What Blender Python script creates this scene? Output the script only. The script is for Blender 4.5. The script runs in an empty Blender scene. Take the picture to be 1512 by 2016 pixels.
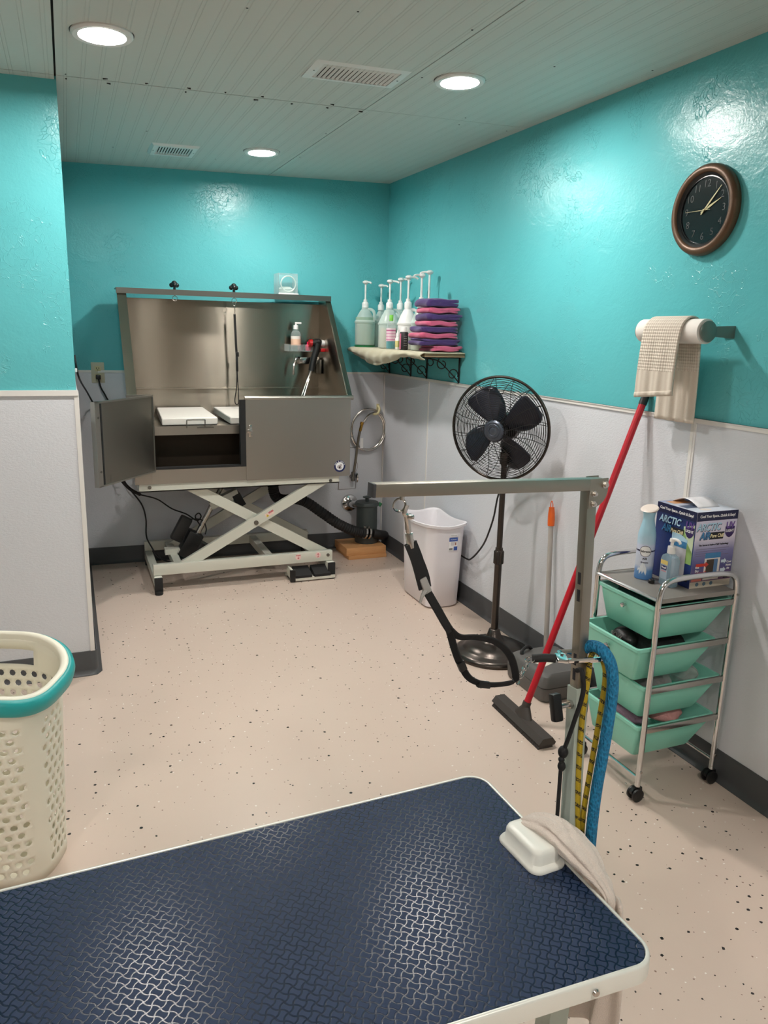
import bpy, bmesh, math, random
from mathutils import Vector, Matrix, noise
from math import pi, sin, cos, radians, sqrt, hypot
random.seed(7)
scene = bpy.context.scene
COL = scene.collection
V = Vector

# ------------------------------------------------------------------ materials
def lin(c):
    out = []
    for v in c:
        v = v / 255.0
        out.append(v / 12.92 if v <= 0.04045 else ((v + 0.055) / 1.055) ** 2.4)
    return (*out, 1.0)

class NT:
    """tiny node-tree helper"""
    def __init__(s, name):
        s.m = bpy.data.materials.new(name); s.m.use_nodes = True
        s.t = s.m.node_tree; s.n = s.t.nodes; s.l = s.t.links
        s.b = s.n['Principled BSDF']; s.o = s.n['Material Output']
    def node(s, typ, **kw):
        n = s.n.new(typ)
        for k, v in kw.items():
            if k.startswith('i_'):
                key = k[2:]
                n.inputs[int(key) if key.isdigit() else key.replace('_', ' ')].default_value = v
            else: setattr(n, k, v)
        return n
    def link(s, a, b): s.l.new(a, b)
    def math(s, op, a, b=None, c=None, clamp=False):
        n = s.n.new('ShaderNodeMath'); n.operation = op; n.use_clamp = clamp
        for i, x in enumerate((a, b, c)):
            if x is None: continue
            if isinstance(x, (int, float)): n.inputs[i].default_value = x
            else: s.l.new(x, n.inputs[i])
        return n.outputs[0]
    def obj(s): return s.node('ShaderNodeTexCoord').outputs['Object']
    def pos(s): return s.node('ShaderNodeNewGeometry').outputs['Position']
    def mapped(s, src, scale=(1, 1, 1), rot=(0, 0, 0)):
        n = s.node('ShaderNodeMapping'); n.inputs['Scale'].default_value = scale; n.inputs['Rotation'].default_value = rot
        s.l.new(src, n.inputs['Vector']); return n.outputs[0]
    def noise(s, vec, scale, detail=2, rough=.5, dist=0):
        n = s.node('ShaderNodeTexNoise'); n.inputs['Scale'].default_value = scale; n.inputs['Detail'].default_value = detail
        n.inputs['Roughness'].default_value = rough; n.inputs['Distortion'].default_value = dist
        s.l.new(vec, n.inputs['Vector']); return n.outputs['Fac']
    def bump(s, h, strength=.3, dist=.002, prev=None):
        n = s.node('ShaderNodeBump'); n.inputs['Strength'].default_value = strength; n.inputs['Distance'].default_value = dist
        s.l.new(h, n.inputs['Height'])
        if prev is not None: s.l.new(prev, n.inputs['Normal'])
        return n.outputs[0]
    def normal(s, out): s.l.new(out, s.b.inputs['Normal'])
    def mixc(s, f, a, b):
        n = s.node('ShaderNodeMix', data_type='RGBA')
        if isinstance(f, (int, float)): n.inputs[0].default_value = f
        else: s.l.new(f, n.inputs[0])
        for i, x in ((6, a), (7, b)):
            if isinstance(x, tuple): n.inputs[i].default_value = x
            else: s.l.new(x, n.inputs[i])
        return n.outputs[2]

def P(name, rgb, rough=.5, metal=0., spec=.5, noise_bump=None, coat=0., sheen=0., var=0.):
    t = NT(name); b = t.b
    b.inputs['Base Color'].default_value = lin(rgb); b.inputs['Roughness'].default_value = rough
    b.inputs['Metallic'].default_value = metal; b.inputs['Specular IOR Level'].default_value = spec
    b.inputs['Coat Weight'].default_value = coat; b.inputs['Sheen Weight'].default_value = sheen
    if noise_bump or var: o = t.obj()
    if noise_bump:
        sc, st, ds = noise_bump
        t.normal(t.bump(t.noise(o, sc, 3), st, ds))
    if var:
        f = t.noise(o, 18, 3)
        c0 = lin(rgb); c1 = tuple(x * (1 - var) for x in c0[:3]) + (1,)
        t.link(t.mixc(f, c1, c0), b.inputs['Base Color'])
    return t.m

def see_through(name, rgb, alpha, rough=.2, gloss=.08):
    """milky / clear plastic: part transparent, part diffuse, with gloss"""
    t = NT(name); b = t.b
    b.inputs['Base Color'].default_value = lin(rgb); b.inputs['Roughness'].default_value = rough
    tr = t.node('ShaderNodeBsdfTransparent'); mx = t.node('ShaderNodeMixShader')
    fr = t.node('ShaderNodeLayerWeight'); fr.inputs['Blend'].default_value = .35
    f = t.math('ADD', t.math('MULTIPLY', fr.outputs['Facing'], .5), alpha, clamp=True)
    t.link(f, mx.inputs[0]); t.link(tr.outputs[0], mx.inputs[1]); t.link(b.outputs[0], mx.inputs[2])
    t.link(mx.outputs[0], t.o.inputs['Surface'])
    return t.m

def emis(name, rgb, strength):
    t = NT(name); b = t.b
    b.inputs['Base Color'].default_value = (.8, .8, .8, 1)
    b.inputs['Emission Color'].default_value = lin(rgb); b.inputs['Emission Strength'].default_value = strength
    return t.m

def m_paint():
    t = NT('teal_wall_paint'); b = t.b; o = t.pos()
    b.inputs['Roughness'].default_value = .27
    b.inputs['Specular IOR Level'].default_value = .40
    f = t.noise(o, 2.2, 3)
    t.link(t.mixc(f, lin((90, 180, 186)), lin((100, 188, 193))), b.inputs['Base Color'])
    big = t.noise(t.mapped(o, (1, 1, 1.4)), 9, 4, .6, .6)
    fine = t.noise(o, 95, 3, .6, .3)
    # trowel ridges
    vor = t.node('ShaderNodeTexVoronoi', feature='DISTANCE_TO_EDGE'); vor.inputs['Scale'].default_value = 13
    wob = t.node('ShaderNodeTexNoise'); wob.inputs['Scale'].default_value = 7; t.link(o, wob.inputs['Vector'])
    add = t.node('ShaderNodeVectorMath', operation='ADD'); t.link(o, add.inputs[0]); t.link(wob.outputs['Color'], add.inputs[1])
    t.link(add.outputs[0], vor.inputs['Vector'])
    ridge = t.math('SUBTRACT', 1, t.math('MULTIPLY', vor.outputs['Distance'], 22, clamp=True))
    msk = t.math('GREATER_THAN', t.noise(o, 3.1, 2), .55)
    n1 = t.bump(big, .25, .010)
    n2 = t.bump(fine, .34, .002, n1)
    n3 = t.bump(t.math('MULTIPLY', ridge, msk), .5, .0025, n2)
    t.normal(n3); return t.m

def m_frp():
    t = NT('pebbled_white_panel'); b = t.b; o = t.pos()
    b.inputs['Base Color'].default_value = lin((212, 215, 221)); b.inputs['Roughness'].default_value = .42
    n = t.bump(t.noise(t.mapped(o, (1, 1, 2.2)), 95, 3, .6), .55, .0022)
    t.normal(n); return t.m

def m_ceiling():
    t = NT('white_beadboard'); b = t.b; o = t.pos()
    b.inputs['Roughness'].default_value = .5
    sx = t.node('ShaderNodeSeparateXYZ'); t.link(o, sx.inputs[0])
    # the sheets run a few degrees off the wall
    x = sx.outputs[0]
    fr = t.math('FRACT', t.math('MULTIPLY', t.math('ADD', x, 10), 1 / .0605))
    def groove(c, w):
        d = t.math('ABSOLUTE', t.math('SUBTRACT', fr, c))
        return t.math('SUBTRACT', 1, t.math('DIVIDE', d, w, clamp=True))
    g = t.math('MAXIMUM', groove(.40, .045), groove(.60, .045))
    t.link(t.mixc(t.math('MULTIPLY', g, .14), lin((206, 206, 200)), lin((140, 140, 134))), b.inputs['Base Color'])
    h = t.math('SUBTRACT', 1, g)
    n = t.bump(h, .4, .003); n = t.bump(t.noise(o, 40, 3), .12, .003, n)
    t.normal(n); return t.m

def m_floor():
    t = NT('flaked_beige_epoxy'); b = t.b; o = t.pos()
    b.inputs['Roughness'].default_value = .24; b.inputs['Specular IOR Level'].default_value = .5
    base = t.mixc(t.noise(o, 1.3, 3), lin((204, 184, 170)), lin((213, 194, 180)))
    col = base
    wob = t.node('ShaderNodeTexNoise'); wob.inputs['Scale'].default_value = 160; t.link(o, wob.inputs['Vector'])
    wv = t.node('ShaderNodeVectorMath', operation='SCALE'); wv.inputs['Scale'].default_value = .006; t.link(wob.outputs['Color'], wv.inputs[0])
    ad = t.node('ShaderNodeVectorMath', operation='ADD'); t.link(o, ad.inputs[0]); t.link(wv.outputs[0], ad.inputs[1])
    for sc, rmax, keep, rgb, off in ((24, .125, .19, (34, 30, 30), 0), (31, .10, .15, (234, 228, 220), 5.3), (42, .11, .12, (136, 112, 100), 11.7), (37, .10, .09, (60, 54, 52), 17.1)):
        mp = t.node('ShaderNodeMapping'); mp.inputs['Location'].default_value = (off, off * .7, 0); mp.inputs['Scale'].default_value = (1, 1, .0)
        t.link(ad.outputs[0], mp.inputs['Vector'])
        v = t.node('ShaderNodeTexVoronoi'); v.voronoi_dimensions = '2D'; v.inputs['Scale'].default_value = sc
        t.link(mp.outputs[0], v.inputs['Vector'])
        sep = t.node('ShaderNodeSeparateColor'); t.link(v.outputs['Color'], sep.inputs[0])
        rad = t.math('MULTIPLY', sep.outputs[1], rmax)
        inside = t.math('LESS_THAN', v.outputs['Distance'], rad)
        pick = t.math('LESS_THAN', sep.outputs[0], keep)
        col = t.mixc(t.math('MULTIPLY', inside, pick), col, lin(rgb))
    t.link(col, b.inputs['Base Color'])
    n = t.bump(t.noise(o, 5, 2), .12, .012); n = t.bump(t.noise(o, 150, 2), .05, .001, n)
    t.normal(n); return t.m

def m_steel(name, rgb, rough, axis, wave=0.):
    """brushed steel; axis = scale vector of the brush noise"""
    t = NT(name); b = t.b; o = t.pos()
    b.inputs['Base Color'].default_value = lin(rgb); b.inputs['Metallic'].default_value = 1
    f = t.noise(t.mapped(o, axis), 1, 3, .7)
    r = t.math('ADD', t.math('MULTIPLY', f, .16), rough - .08)
    t.link(r, b.inputs['Roughness'])
    n = t.bump(f, .10, .0012)
    if wave:
        n = t.bump(t.noise(t.mapped(o, (3.2, 3.2, 1.0)), 1, 1), wave, .05, n)
    t.normal(n); return t.m

def m_aniso(name, rgb, rough, wave):
    t = NT(name); b = t.b; o = t.pos()
    b.inputs['Base Color'].default_value = lin(rgb); b.inputs['Metallic'].default_value = 1
    b.inputs['Anisotropic'].default_value = .97
    tg = t.node('ShaderNodeCombineXYZ'); tg.inputs[2].default_value = 1; t.link(tg.outputs[0], b.inputs['Tangent'])
    f = t.noise(t.mapped(o, (2, 2, 260)), 1, 3, .7)
    t.link(t.math('ADD', t.math('MULTIPLY', f, .08), rough - .04), b.inputs['Roughness'])
    n = t.bump(t.noise(t.mapped(o, (5, 5, 1.3)), 1, 2), wave, .02)
    t.normal(n); return t.m

def m_bone_mat():
    t = NT('navy_bone_mat_rubber'); b = t.b; o = t.pos()
    s = 1 / .0141; c = .175
    sx = t.node('ShaderNodeSeparateXYZ'); t.link(t.mapped(o, (s, s, s), (0, 0, radians(41.3))), sx.inputs[0])
    x, y = sx.outputs[0], sx.outputs[1]
    px = t.math('MULTIPLY', x, pi); py = t.math('MULTIPLY', y, pi)
    X = t.math('SUBTRACT', x, t.math('MULTIPLY', t.math('MULTIPLY', t.math('SINE', px), t.math('COSINE', py)), c))
    Y = t.math('ADD', y, t.math('MULTIPLY', t.math('MULTIPLY', t.math('SINE', py), t.math('COSINE', px)), c))
    def edge(q):
        return t.math('SUBTRACT', .5, t.math('ABSOLUTE', t.math('SUBTRACT', q, t.math('ROUND', q))))
    d = t.math('MINIMUM', edge(X), edge(Y))
    h = t.math('MULTIPLY', t.math('SUBTRACT', d, .075), 11, clamp=True)
    wear = t.noise(o, 6, 4, .6)
    t.link(t.mixc(h, lin((8, 28, 50)), t.mixc(wear, lin((36, 50, 76)), lin((46, 60, 86)))), b.inputs['Base Color'])
    t.link(t.math('SUBTRACT', .60, t.math('MULTIPLY', t.math('SUBTRACT', 1, h), .36)), b.inputs['Roughness'])
    t.link(t.math('SUBTRACT', .30, t.math('MULTIPLY', h, .08)), b.inputs['Specular IOR Level'])
    n = t.bump(h, .40, .0009); n = t.bump(t.noise(o, 320, 3), .18, .0006, n)
    t.normal(n); return t.m

def m_terry(name, rgb, scale=420, dist=.004, st=.8):
    t = NT(name); b = t.b; o = t.pos()
    c0 = lin(rgb); c1 = tuple(v * .72 for v in c0[:3]) + (1,)
    f = t.noise(o, scale, 3, .7)
    t.link(t.mixc(f, c1, c0), b.inputs['Base Color']); b.inputs['Roughness'].default_value = .95
    b.inputs['Specular IOR Level'].default_value = .1; b.inputs['Sheen Weight'].default_value = .3
    t.normal(t.bump(f, st, dist)); return t.m

def m_waffle():
    t = NT('beige_waffle_towel'); b = t.b; o = t.obj()
    b.inputs['Roughness'].default_value = .95; b.inputs['Specular IOR Level'].default_value = .1
    sx = t.node('ShaderNodeSeparateXYZ'); t.link(o, sx.inputs[0])
    w = lambda q, f: t.math('SINE', t.math('MULTIPLY', q, f))
    dots = t.math('MULTIPLY', w(t.math('ADD', sx.outputs[1], sx.outputs[2]), 300), w(t.math('SUBTRACT', sx.outputs[1], sx.outputs[2]), 300))
    top = t.math('GREATER_THAN', sx.outputs[2], .175)
    ribs = w(sx.outputs[1], 210)
    hh = t.math('ADD', t.math('MULTIPLY', dots, top), t.math('MULTIPLY', t.math('MULTIPLY', ribs, t.math('SUBTRACT', 1, top)), .6))
    f = t.noise(o, 500, 2)
    t.link(t.mixc(t.math('MULTIPLY_ADD', hh, .25, t.math('MULTIPLY', f, .5), clamp=True), lin((206, 194, 180)), lin((232, 224, 212))), b.inputs['Base Color'])
    n = t.bump(hh, .5, .003); t.normal(t.bump(f, .4, .002, n)); return t.m

def m_wood(name, a, c):
    t = NT(name); b = t.b; o = t.obj()
    g = t.noise(t.mapped(o, (6, 90, 70)), 1, 4, .6, .6)
    t.link(t.mixc(g, lin(a), lin(c)), b.inputs['Base Color']); b.inputs['Roughness'].default_value = .65
    t.normal(t.bump(g, .2, .001)); return t.m

def m_rope(name, a, c, scale, rough=.7):
    t = NT(name); b = t.b; o = t.obj()
    v = t.node('ShaderNodeTexVoronoi'); v.inputs['Scale'].default_value = scale; t.link(t.mapped(o, (1, 1, .55)), v.inputs['Vector'])
    t.link(t.mixc(v.outputs['Distance'], lin(c), lin(a)), b.inputs['Base Color']); b.inputs['Roughness'].default_value = rough
    t.normal(t.bump(v.outputs['Distance'], .9, .003)); return t.m

def m_yellow_rope():
    t = NT('yellow_black_flecked_cord'); b = t.b; o = t.obj()
    sx = t.node('ShaderNodeSeparateXYZ'); t.link(o, sx.inputs[0])
    q = t.math('ADD', t.math('MULTIPLY', sx.outputs[2], 1 / .0255), t.math('MULTIPLY', sx.outputs[0], 25))
    band = t.math('LESS_THAN', t.math('FRACT', q), .30)
    v = t.node('ShaderNodeTexVoronoi'); v.inputs['Scale'].default_value = 620; t.link(o, v.inputs['Vector'])
    fl = t.math('GREATER_THAN', v.outputs['Distance'], .42)
    t.link(t.mixc(t.math('MULTIPLY', band, fl), lin((176, 150, 24)), lin((28, 24, 14))), b.inputs['Base Color'])
    b.inputs['Roughness'].default_value = .65
    t.normal(t.bump(v.outputs['Distance'], .5, .002)); return t.m

def m_pyrex_band(name, stops, axis=2, rough=.35, metal=0.):
    """flat bands of print along one object axis: stops = [(height, rgb), ...]"""
    t = NT(name); b = t.b; o = t.obj(); sx = t.node('ShaderNodeSeparateXYZ'); t.link(o, sx.inputs[0])
    col = lin(stops[0][1])
    for h, rgb in stops[1:]:
        col = t.mixc(t.math('GREATER_THAN', sx.outputs[axis], h), col, lin(rgb))
    t.link(col, b.inputs['Base Color']); b.inputs['Roughness'].default_value = rough; b.inputs['Metallic'].default_value = metal
    return t.m

MT = dict(
    paint=m_paint(), frp=m_frp(), ceil=m_ceiling(), floor=m_floor(),
    white_trim=P('white_vinyl_trim', (226, 224, 220), .4),
    cove=P('charcoal_vinyl_base', (70, 71, 73), .5, noise_bump=(60, .1, .001)),
    dark_gap=P('dark_gap', (30, 24, 22), .9),
    rear=P('greige_plaster', (136, 131, 123), .8),
    steel=m_aniso('brushed_steel_panel', (164, 156, 143), .235, .04),
    steel_v=m_steel('brushed_steel_front', (170, 165, 157), .34, (320, 3, 3), .05),
    steel_door=m_steel('brushed_steel_door', (140, 134, 125), .36, (3, 3, 320), .04),
    steel_dark=P('dim_steel_edge', (120, 118, 112), .35, 1.),
    galv=m_steel('worn_zinc_tube', (156, 150, 140), .42, (25, 25, 60), 0),
    chrome=P('chrome', (215, 215, 215), .12, 1.),
    nickel=P('nickel_plate', (190, 186, 180), .22, 1.),
    powder=P('off_white_powder_coat', (206, 206, 194), .38),
    sage=P('grey_green_powder_coat', (168, 178, 168), .4),
    black=P('black_plastic', (14, 14, 15), .42),
    rubber=P('black_rubber', (22, 22, 23), .7),
    nylon=P('black_nylon_webbing', (14, 14, 15), .75, noise_bump=(900, .5, .001)),
    bronze=P('dark_bronze_metal', (78, 72, 68), .28, .9),
    blade=P('dark_fan_blade', (40, 42, 54), .34, .3),
    hubmetal=P('slate_hub_metal', (92, 98, 110), .32, .7),
    mat=m_bone_mat(), alu=P('white_aluminium_rim', (222, 222, 214), .35, .2),
    terry=m_terry('beige_terry', (242, 228, 216)), waffle=m_waffle(),
    cream_cloth=m_terry('cream_terry', (226, 216, 186), 300, .006),
    purple=m_terry('purple_towel', (84, 62, 118), 380, .003, .5), pink=m_terry('pink_towel', (222, 106, 140), 380, .003, .5),
    jug=see_through('milky_jug_plastic', (214, 226, 220), .42, .3),
    clear=see_through('clear_acrylic', (225, 235, 235), .10, .06),
    white=P('white_plastic', (232, 230, 228), .36), grate=P('white_grate_board', (236, 230, 222), .5),
    bin=P('white_bin_plastic', (226, 222, 226), .42),
    hamper=P('ivory_hamper_plastic', (238, 233, 216), .42), teal=P('teal_band_plastic', (34, 160, 160), .4),
    mint=P('mint_drawer_plastic', (134, 206, 186), .38),
    gray=P('grey_case_plastic', (92, 90, 88), .5), strainer=P('slate_strainer_plastic', (64, 72, 72), .5),
    red=P('red_enamel', (186, 18, 38), .35, noise_bump=(40, .08, .002)), orange=P('orange_plastic', (226, 98, 26), .4),
    pole_gray=P('grey_painted_pole', (168, 162, 156), .45), brush=P('dark_brush_rubber', (58, 52, 48), .6),
    wood=m_wood('cut_pine', (190, 134, 82), (216, 164, 112)), shelfwood=m_wood('shelf_board', (150, 120, 92), (178, 148, 116)),
    blue_rope=m_rope('blue_braided_rope', (20, 132, 178), (8, 84, 122), 260), yellow_rope=m_yellow_rope(),
    clock_face=P('black_clock_face', (26, 32, 34), .18), clock_rim=P('aged_bronze_rim', (98, 72, 52), .42, .3),
    gold=P('pale_brass', (206, 190, 150), .3, .8), numeral=P('dim_grey_print', (54, 60, 60), .5),
    paper=P('paper_roll', (238, 232, 226), .9), card=P('grey_brown_card', (170, 150, 130), .9),
    almond=P('almond_plate', (196, 190, 166), .45), brass=P('brass', (170, 130, 60), .3, 1.),
    ivory=P('aged_ivory_plastic', (206, 196, 150), .5),
    dish=P('pale_mint_dish', (228, 228, 220), .35),
    text_white=P('white_print', (240, 240, 240), .6), text_dark=P('dark_print', (26, 26, 34), .6), text_red=P('red_print', (190, 40, 60), .6),
    label_white=P('white_label', (238, 238, 238), .5), label_navy=P('navy_print', (26, 34, 84), .4), label_pink=P('pink_label', (228, 176, 196), .5),
    pinkplastic=P('hot_pink_plastic', (226, 30, 90), .4), redplastic=P('red_plastic', (170, 16, 22), .35),
    green_cap=P('lime_cap', (120, 196, 70), .4), green_tray=P('green_plastic', (36, 120, 72), .4),
    tealliquid=see_through('teal_liquid', (40, 150, 160), .8, .2), creamliquid=see_through('cream_liquid', (232, 222, 196), .85, .3), greenliquid=see_through('pale_green_liquid', (176, 206, 182), .6, .25), darkliquid=see_through('dark_teal_liquid', (24, 82, 90), .85, .25),
    label_black=P('black_label', (34, 30, 32), .5), gel=see_through('clear_blue_gel', (176, 204, 220), .34, .1),
    wire=P('dark_wire', (32, 30, 30), .5, .4), lens=emis('lit_diffuser', (255, 249, 242), 76.0),
)

# ------------------------------------------------------------------ mesh builder
class MB:
    def __init__(s): s.bm = bmesh.new(); s.mi = 0
    def _mark(s, n0):
        s.bm.faces.ensure_lookup_table()
        for f in s.bm.faces[n0:]: f.material_index = s.mi
    def faces(s, verts, polys):
        n0 = len(s.bm.faces); vs = [s.bm.verts.new(v) for v in verts]
        for p in polys:
            try: s.bm.faces.new([vs[i] for i in p])
            except ValueError: pass
        s._mark(n0); return s
    def box(s, x0, x1, y0, y1, z0, z1, M=None, bev=0, seg=2):
        n0 = len(s.bm.faces)
        pts = [(x, y, z) for x in (x0, x1) for y in (y0, y1) for z in (z0, z1)]
        vs = [s.bm.verts.new(M @ V(p) if M else p) for p in pts]
        fs = [s.bm.faces.new([vs[i] for i in q]) for q in ((0, 1, 3, 2), (4, 6, 7, 5), (0, 4, 5, 1), (2, 3, 7, 6), (0, 2, 6, 4), (1, 5, 7, 3))]
        if bev:
            es = list({e for f in fs for e in f.edges})
            bmesh.ops.bevel(s.bm, geom=es, offset=bev, segments=seg, profile=.6, affect='EDGES')
        s._mark(n0); return s
    def bar(s, a, b, w, h, up=(0, 0, 1), bev=0):
        """square bar from a to b, width w across, height h along up"""
        a, b = V(a), V(b); d = (b - a); L = d.length; d.normalize(); u = V(up); u = (u - d * u.dot(d)).normalized(); r = d.cross(u)
        M = Matrix(((r.x, d.x, u.x, a.x), (r.y, d.y, u.y, a.y), (r.z, d.z, u.z, a.z), (0, 0, 0, 1)))
        return s.box(-w / 2, w / 2, 0, L, -h / 2, h / 2, M, bev)
    def prism(s, pts, vec):
        """extrude planar polygon pts along vec"""
        n0 = len(s.bm.faces); vec = V(vec); n = len(pts)
        A = [s.bm.verts.new(p) for p in pts]; B = [s.bm.verts.new(V(p) + vec) for p in pts]
        s.bm.faces.new(A[::-1]); s.bm.faces.new(B)
        for i in range(n): s.bm.faces.new([A[i], A[(i + 1) % n], B[(i + 1) % n], B[i]])
        s._mark(n0); return s
    def cyl(s, a, b, r0, r1=None, n=16, caps=True):
        a, b = V(a), V(b); r1 = r0 if r1 is None else r1
        d = (b - a).normalized(); u = d.orthogonal().normalized(); w = d.cross(u)
        n0 = len(s.bm.faces); A = []; B = []
        for i in range(n):
            t = 2 * pi * i / n; q = u * cos(t) + w * sin(t)
            A.append(s.bm.verts.new(a + q * r0)); B.append(s.bm.verts.new(b + q * r1))
        for i in range(n): s.bm.faces.new([A[i], A[(i + 1) % n], B[(i + 1) % n], B[i]])
        if caps: s.bm.faces.new(A[::-1]); s.bm.faces.new(B)
        s._mark(n0); return s
    def lathe(s, prof, M=None, n=32, sx=1, sy=1):
        """prof = [(r, z)...] turned about z"""
        n0 = len(s.bm.faces); rings = []
        for r, z in prof:
            if r < 1e-6: rings.append([s.bm.verts.new(M @ V((0, 0, z)) if M else (0, 0, z))])
            else:
                ring = []
                for i in range(n):
                    p = V((r * cos(2 * pi * i / n) * sx, r * sin(2 * pi * i / n) * sy, z)); ring.append(s.bm.verts.new(M @ p if M else p))
                rings.append(ring)
        for A, B in zip(rings, rings[1:]):
            for i in range(n):
                j = (i + 1) % n
                if len(A) == 1 and len(B) == 1: continue
                if len(A) == 1: s.bm.faces.new([A[0], B[j], B[i]])
                elif len(B) == 1: s.bm.faces.new([A[i], A[j], B[0]])
                else: s.bm.faces.new([A[i], A[j], B[j], B[i]])
        s._mark(n0); return s
    def loft(s, loops, closed_ends=True):
        n0 = len(s.bm.faces); R = [[s.bm.verts.new(p) for p in L] for L in loops]; n = len(R[0])
        for A, B in zip(R, R[1:]):
            for i in range(n): s.bm.faces.new([A[i], A[(i + 1) % n], B[(i + 1) % n], B[i]])
        if closed_ends: s.bm.faces.new(R[0][::-1]); s.bm.faces.new(R[-1])
        s._mark(n0); return s
    def grid(s, f, nu, nv):
        n0 = len(s.bm.faces); g = [[s.bm.verts.new(f(i / nu, j / nv)) for j in range(nv + 1)] for i in range(nu + 1)]
        for i in range(nu):
            for j in range(nv): s.bm.faces.new([g[i][j], g[i + 1][j], g[i + 1][j + 1], g[i][j + 1]])
        s._mark(n0); return s
    def tube(s, pts, r, n=8, closed=False, sub=6, w=None, up=None):
        """round tube through pts (smoothed); w = (half width, half thickness) makes a flat strap"""
        P_ = smooth(pts, sub, closed) if sub > 1 else [V(p) for p in pts]
        m = len(P_); rad = r if callable(r) else (lambda t: r)
        T = []
        for i in range(m):
            a = P_[(i - 1) % m] if closed or i > 0 else P_[i]; b = P_[(i + 1) % m] if closed or i < m - 1 else P_[i]
            T.append((b - a).normalized())
        u = V(up) if up else T[0].orthogonal(); loops = []
        for i in range(m):
            if up: u = V(up)
            u = (u - T[i] * u.dot(T[i])).normalized(); q = T[i].cross(u); R_ = rad(i / max(1, m - 1))
            if w: L = [P_[i] + u * a * w[0] + q * b * w[1] for a, b in ((-1, -.6), (-.85, -1), (.85, -1), (1, -.6), (1, .6), (.85, 1), (-.85, 1), (-1, .6))]
            else: L = [P_[i] + (u * cos(2 * pi * k / n) + q * sin(2 * pi * k / n)) * R_ for k in range(n)]
            loops.append(L)
        if closed: loops.append(loops[0])
        return s.loft(loops, not closed)
    def ring(s, c, R_, r, axis=(0, 0, 1), n=40, m=8, sx=1):
        c = V(c); d = V(axis).normalized(); u = d.orthogonal().normalized(); w = d.cross(u)
        return s.tube([c + u * cos(2 * pi * i / n) * R_ * sx + w * sin(2 * pi * i / n) * R_ for i in range(n)], r, m, True, 1)
    def sphere(s, c, r, sx=1, sy=1, sz=1, n=16):
        pr = [(max(0, r * sin(pi * i / 10)), -r * cos(pi * i / 10) * sz) for i in range(11)]; pr[0] = (0, pr[0][1]); pr[-1] = (0, pr[-1][1])
        return s.lathe(pr, Matrix.Translation(V(c)), n, sx, sy)
    def build(s, name, mat, parent=None, angle=35, org=None, mods=None, smoothall=True):
        bm = s.bm; bmesh.ops.remove_doubles(bm, verts=bm.verts, dist=1e-6); bmesh.ops.recalc_face_normals(bm, faces=bm.faces)
        if parent is not None: o0 = world_origin(parent)
        elif org is not None: o0 = V(org)
        else:
            xs = [v.co.x for v in bm.verts]; ys = [v.co.y for v in bm.verts]; zs = [v.co.z for v in bm.verts]
            o0 = V(((min(xs) + max(xs)) / 2, (min(ys) + max(ys)) / 2, min(zs)))
        bmesh.ops.translate(bm, verts=bm.verts, vec=-o0)
        me = bpy.data.meshes.new(name); 
        for f in bm.faces: f.smooth = smoothall
        bm.to_mesh(me); bm.free()
        me.set_sharp_from_angle(angle=radians(angle))
        for m_ in (mat if isinstance(mat, (list, tuple)) else [mat]): me.materials.append(MT[m_] if isinstance(m_, str) else m_)
        o = bpy.data.objects.new(name, me); COL.objects.link(o)
        if parent is not None: o.parent = parent
        else: o.location = o0
        for mod in mods or []:
            md = o.modifiers.new(mod[0].lower(), mod[0])
            for k, v in mod[1].items(): setattr(md, k, v)
        return o

def world_origin(o):
    p = V(o.location); q = o.parent
    while q is not None: p = p + V(q.location); q = q.parent
    return p

def smooth(pts, sub=6, closed=False):
    P_ = [V(p) for p in pts]; n = len(P_); out = []
    for i in range(n if closed else n - 1):
        p1, p2 = P_[i], P_[(i + 1) % n]
        p0 = P_[(i - 1) % n] if closed or i > 0 else p1 * 2 - p2
        p3 = P_[(i + 2) % n] if closed or i < n - 2 else p2 * 2 - p1
        for k in range(sub):
            t = k / sub
            out.append(.5 * ((2 * p1) + (p2 - p0) * t + (2 * p0 - 5 * p1 + 4 * p2 - p3) * t * t + (3 * p1 - p0 - 3 * p2 + p3) * t ** 3))
    if not closed: out.append(P_[-1])
    return out

def tag(o, label=None, cat=None, group=None, kind=None):
    if label: o['label'] = label
    if cat: o['category'] = cat
    if group: o['group'] = group
    if kind: o['kind'] = kind
    return o
def thing(name, loc, label, cat, group=None):
    o = bpy.data.objects.new(name, None); COL.objects.link(o); o.location = loc; o.empty_display_size = .05
    return tag(o, label, cat, group)
def dup(root, loc, label=None, group=None, rotz=None):
    r = root.copy(); COL.objects.link(r); r.location = loc
    if label: r['label'] = label
    if group: r['group'] = group
    if rotz is not None: r.rotation_euler = (0, 0, rotz)
    for ch in list(root.children):
        c = ch.copy(); COL.objects.link(c); c.parent = r
        for g in list(ch.children):
            d = g.copy(); COL.objects.link(d); d.parent = c
    return r

def text(body, size, M, mat, parent, name='lettering', bold=0., ext=.0002, xscale=1., shear=0.):
    cu = bpy.data.curves.new('t', 'FONT'); cu.body = body; cu.size = size; cu.align_x = 'CENTER'; cu.align_y = 'CENTER'
    cu.offset = bold; cu.extrude = ext; cu.resolution_u = 3; cu.shear = shear
    ob = bpy.data.objects.new('t', cu); COL.objects.link(ob)
    dg = bpy.context.evaluated_depsgraph_get(); dg.update()
    me = bpy.data.meshes.new_from_object(ob.evaluated_get(dg)); bpy.data.objects.remove(ob); bpy.data.curves.remove(cu)
    me.transform(Matrix.Translation(-world_origin(parent)) @ M @ Matrix.Diagonal((xscale, 1, 1, 1)))
    me.name = name; me.materials.clear(); me.materials.append(MT[mat] if isinstance(mat, str) else mat)
    o = bpy.data.objects.new(name, me); COL.objects.link(o); o.parent = parent; return o

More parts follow.
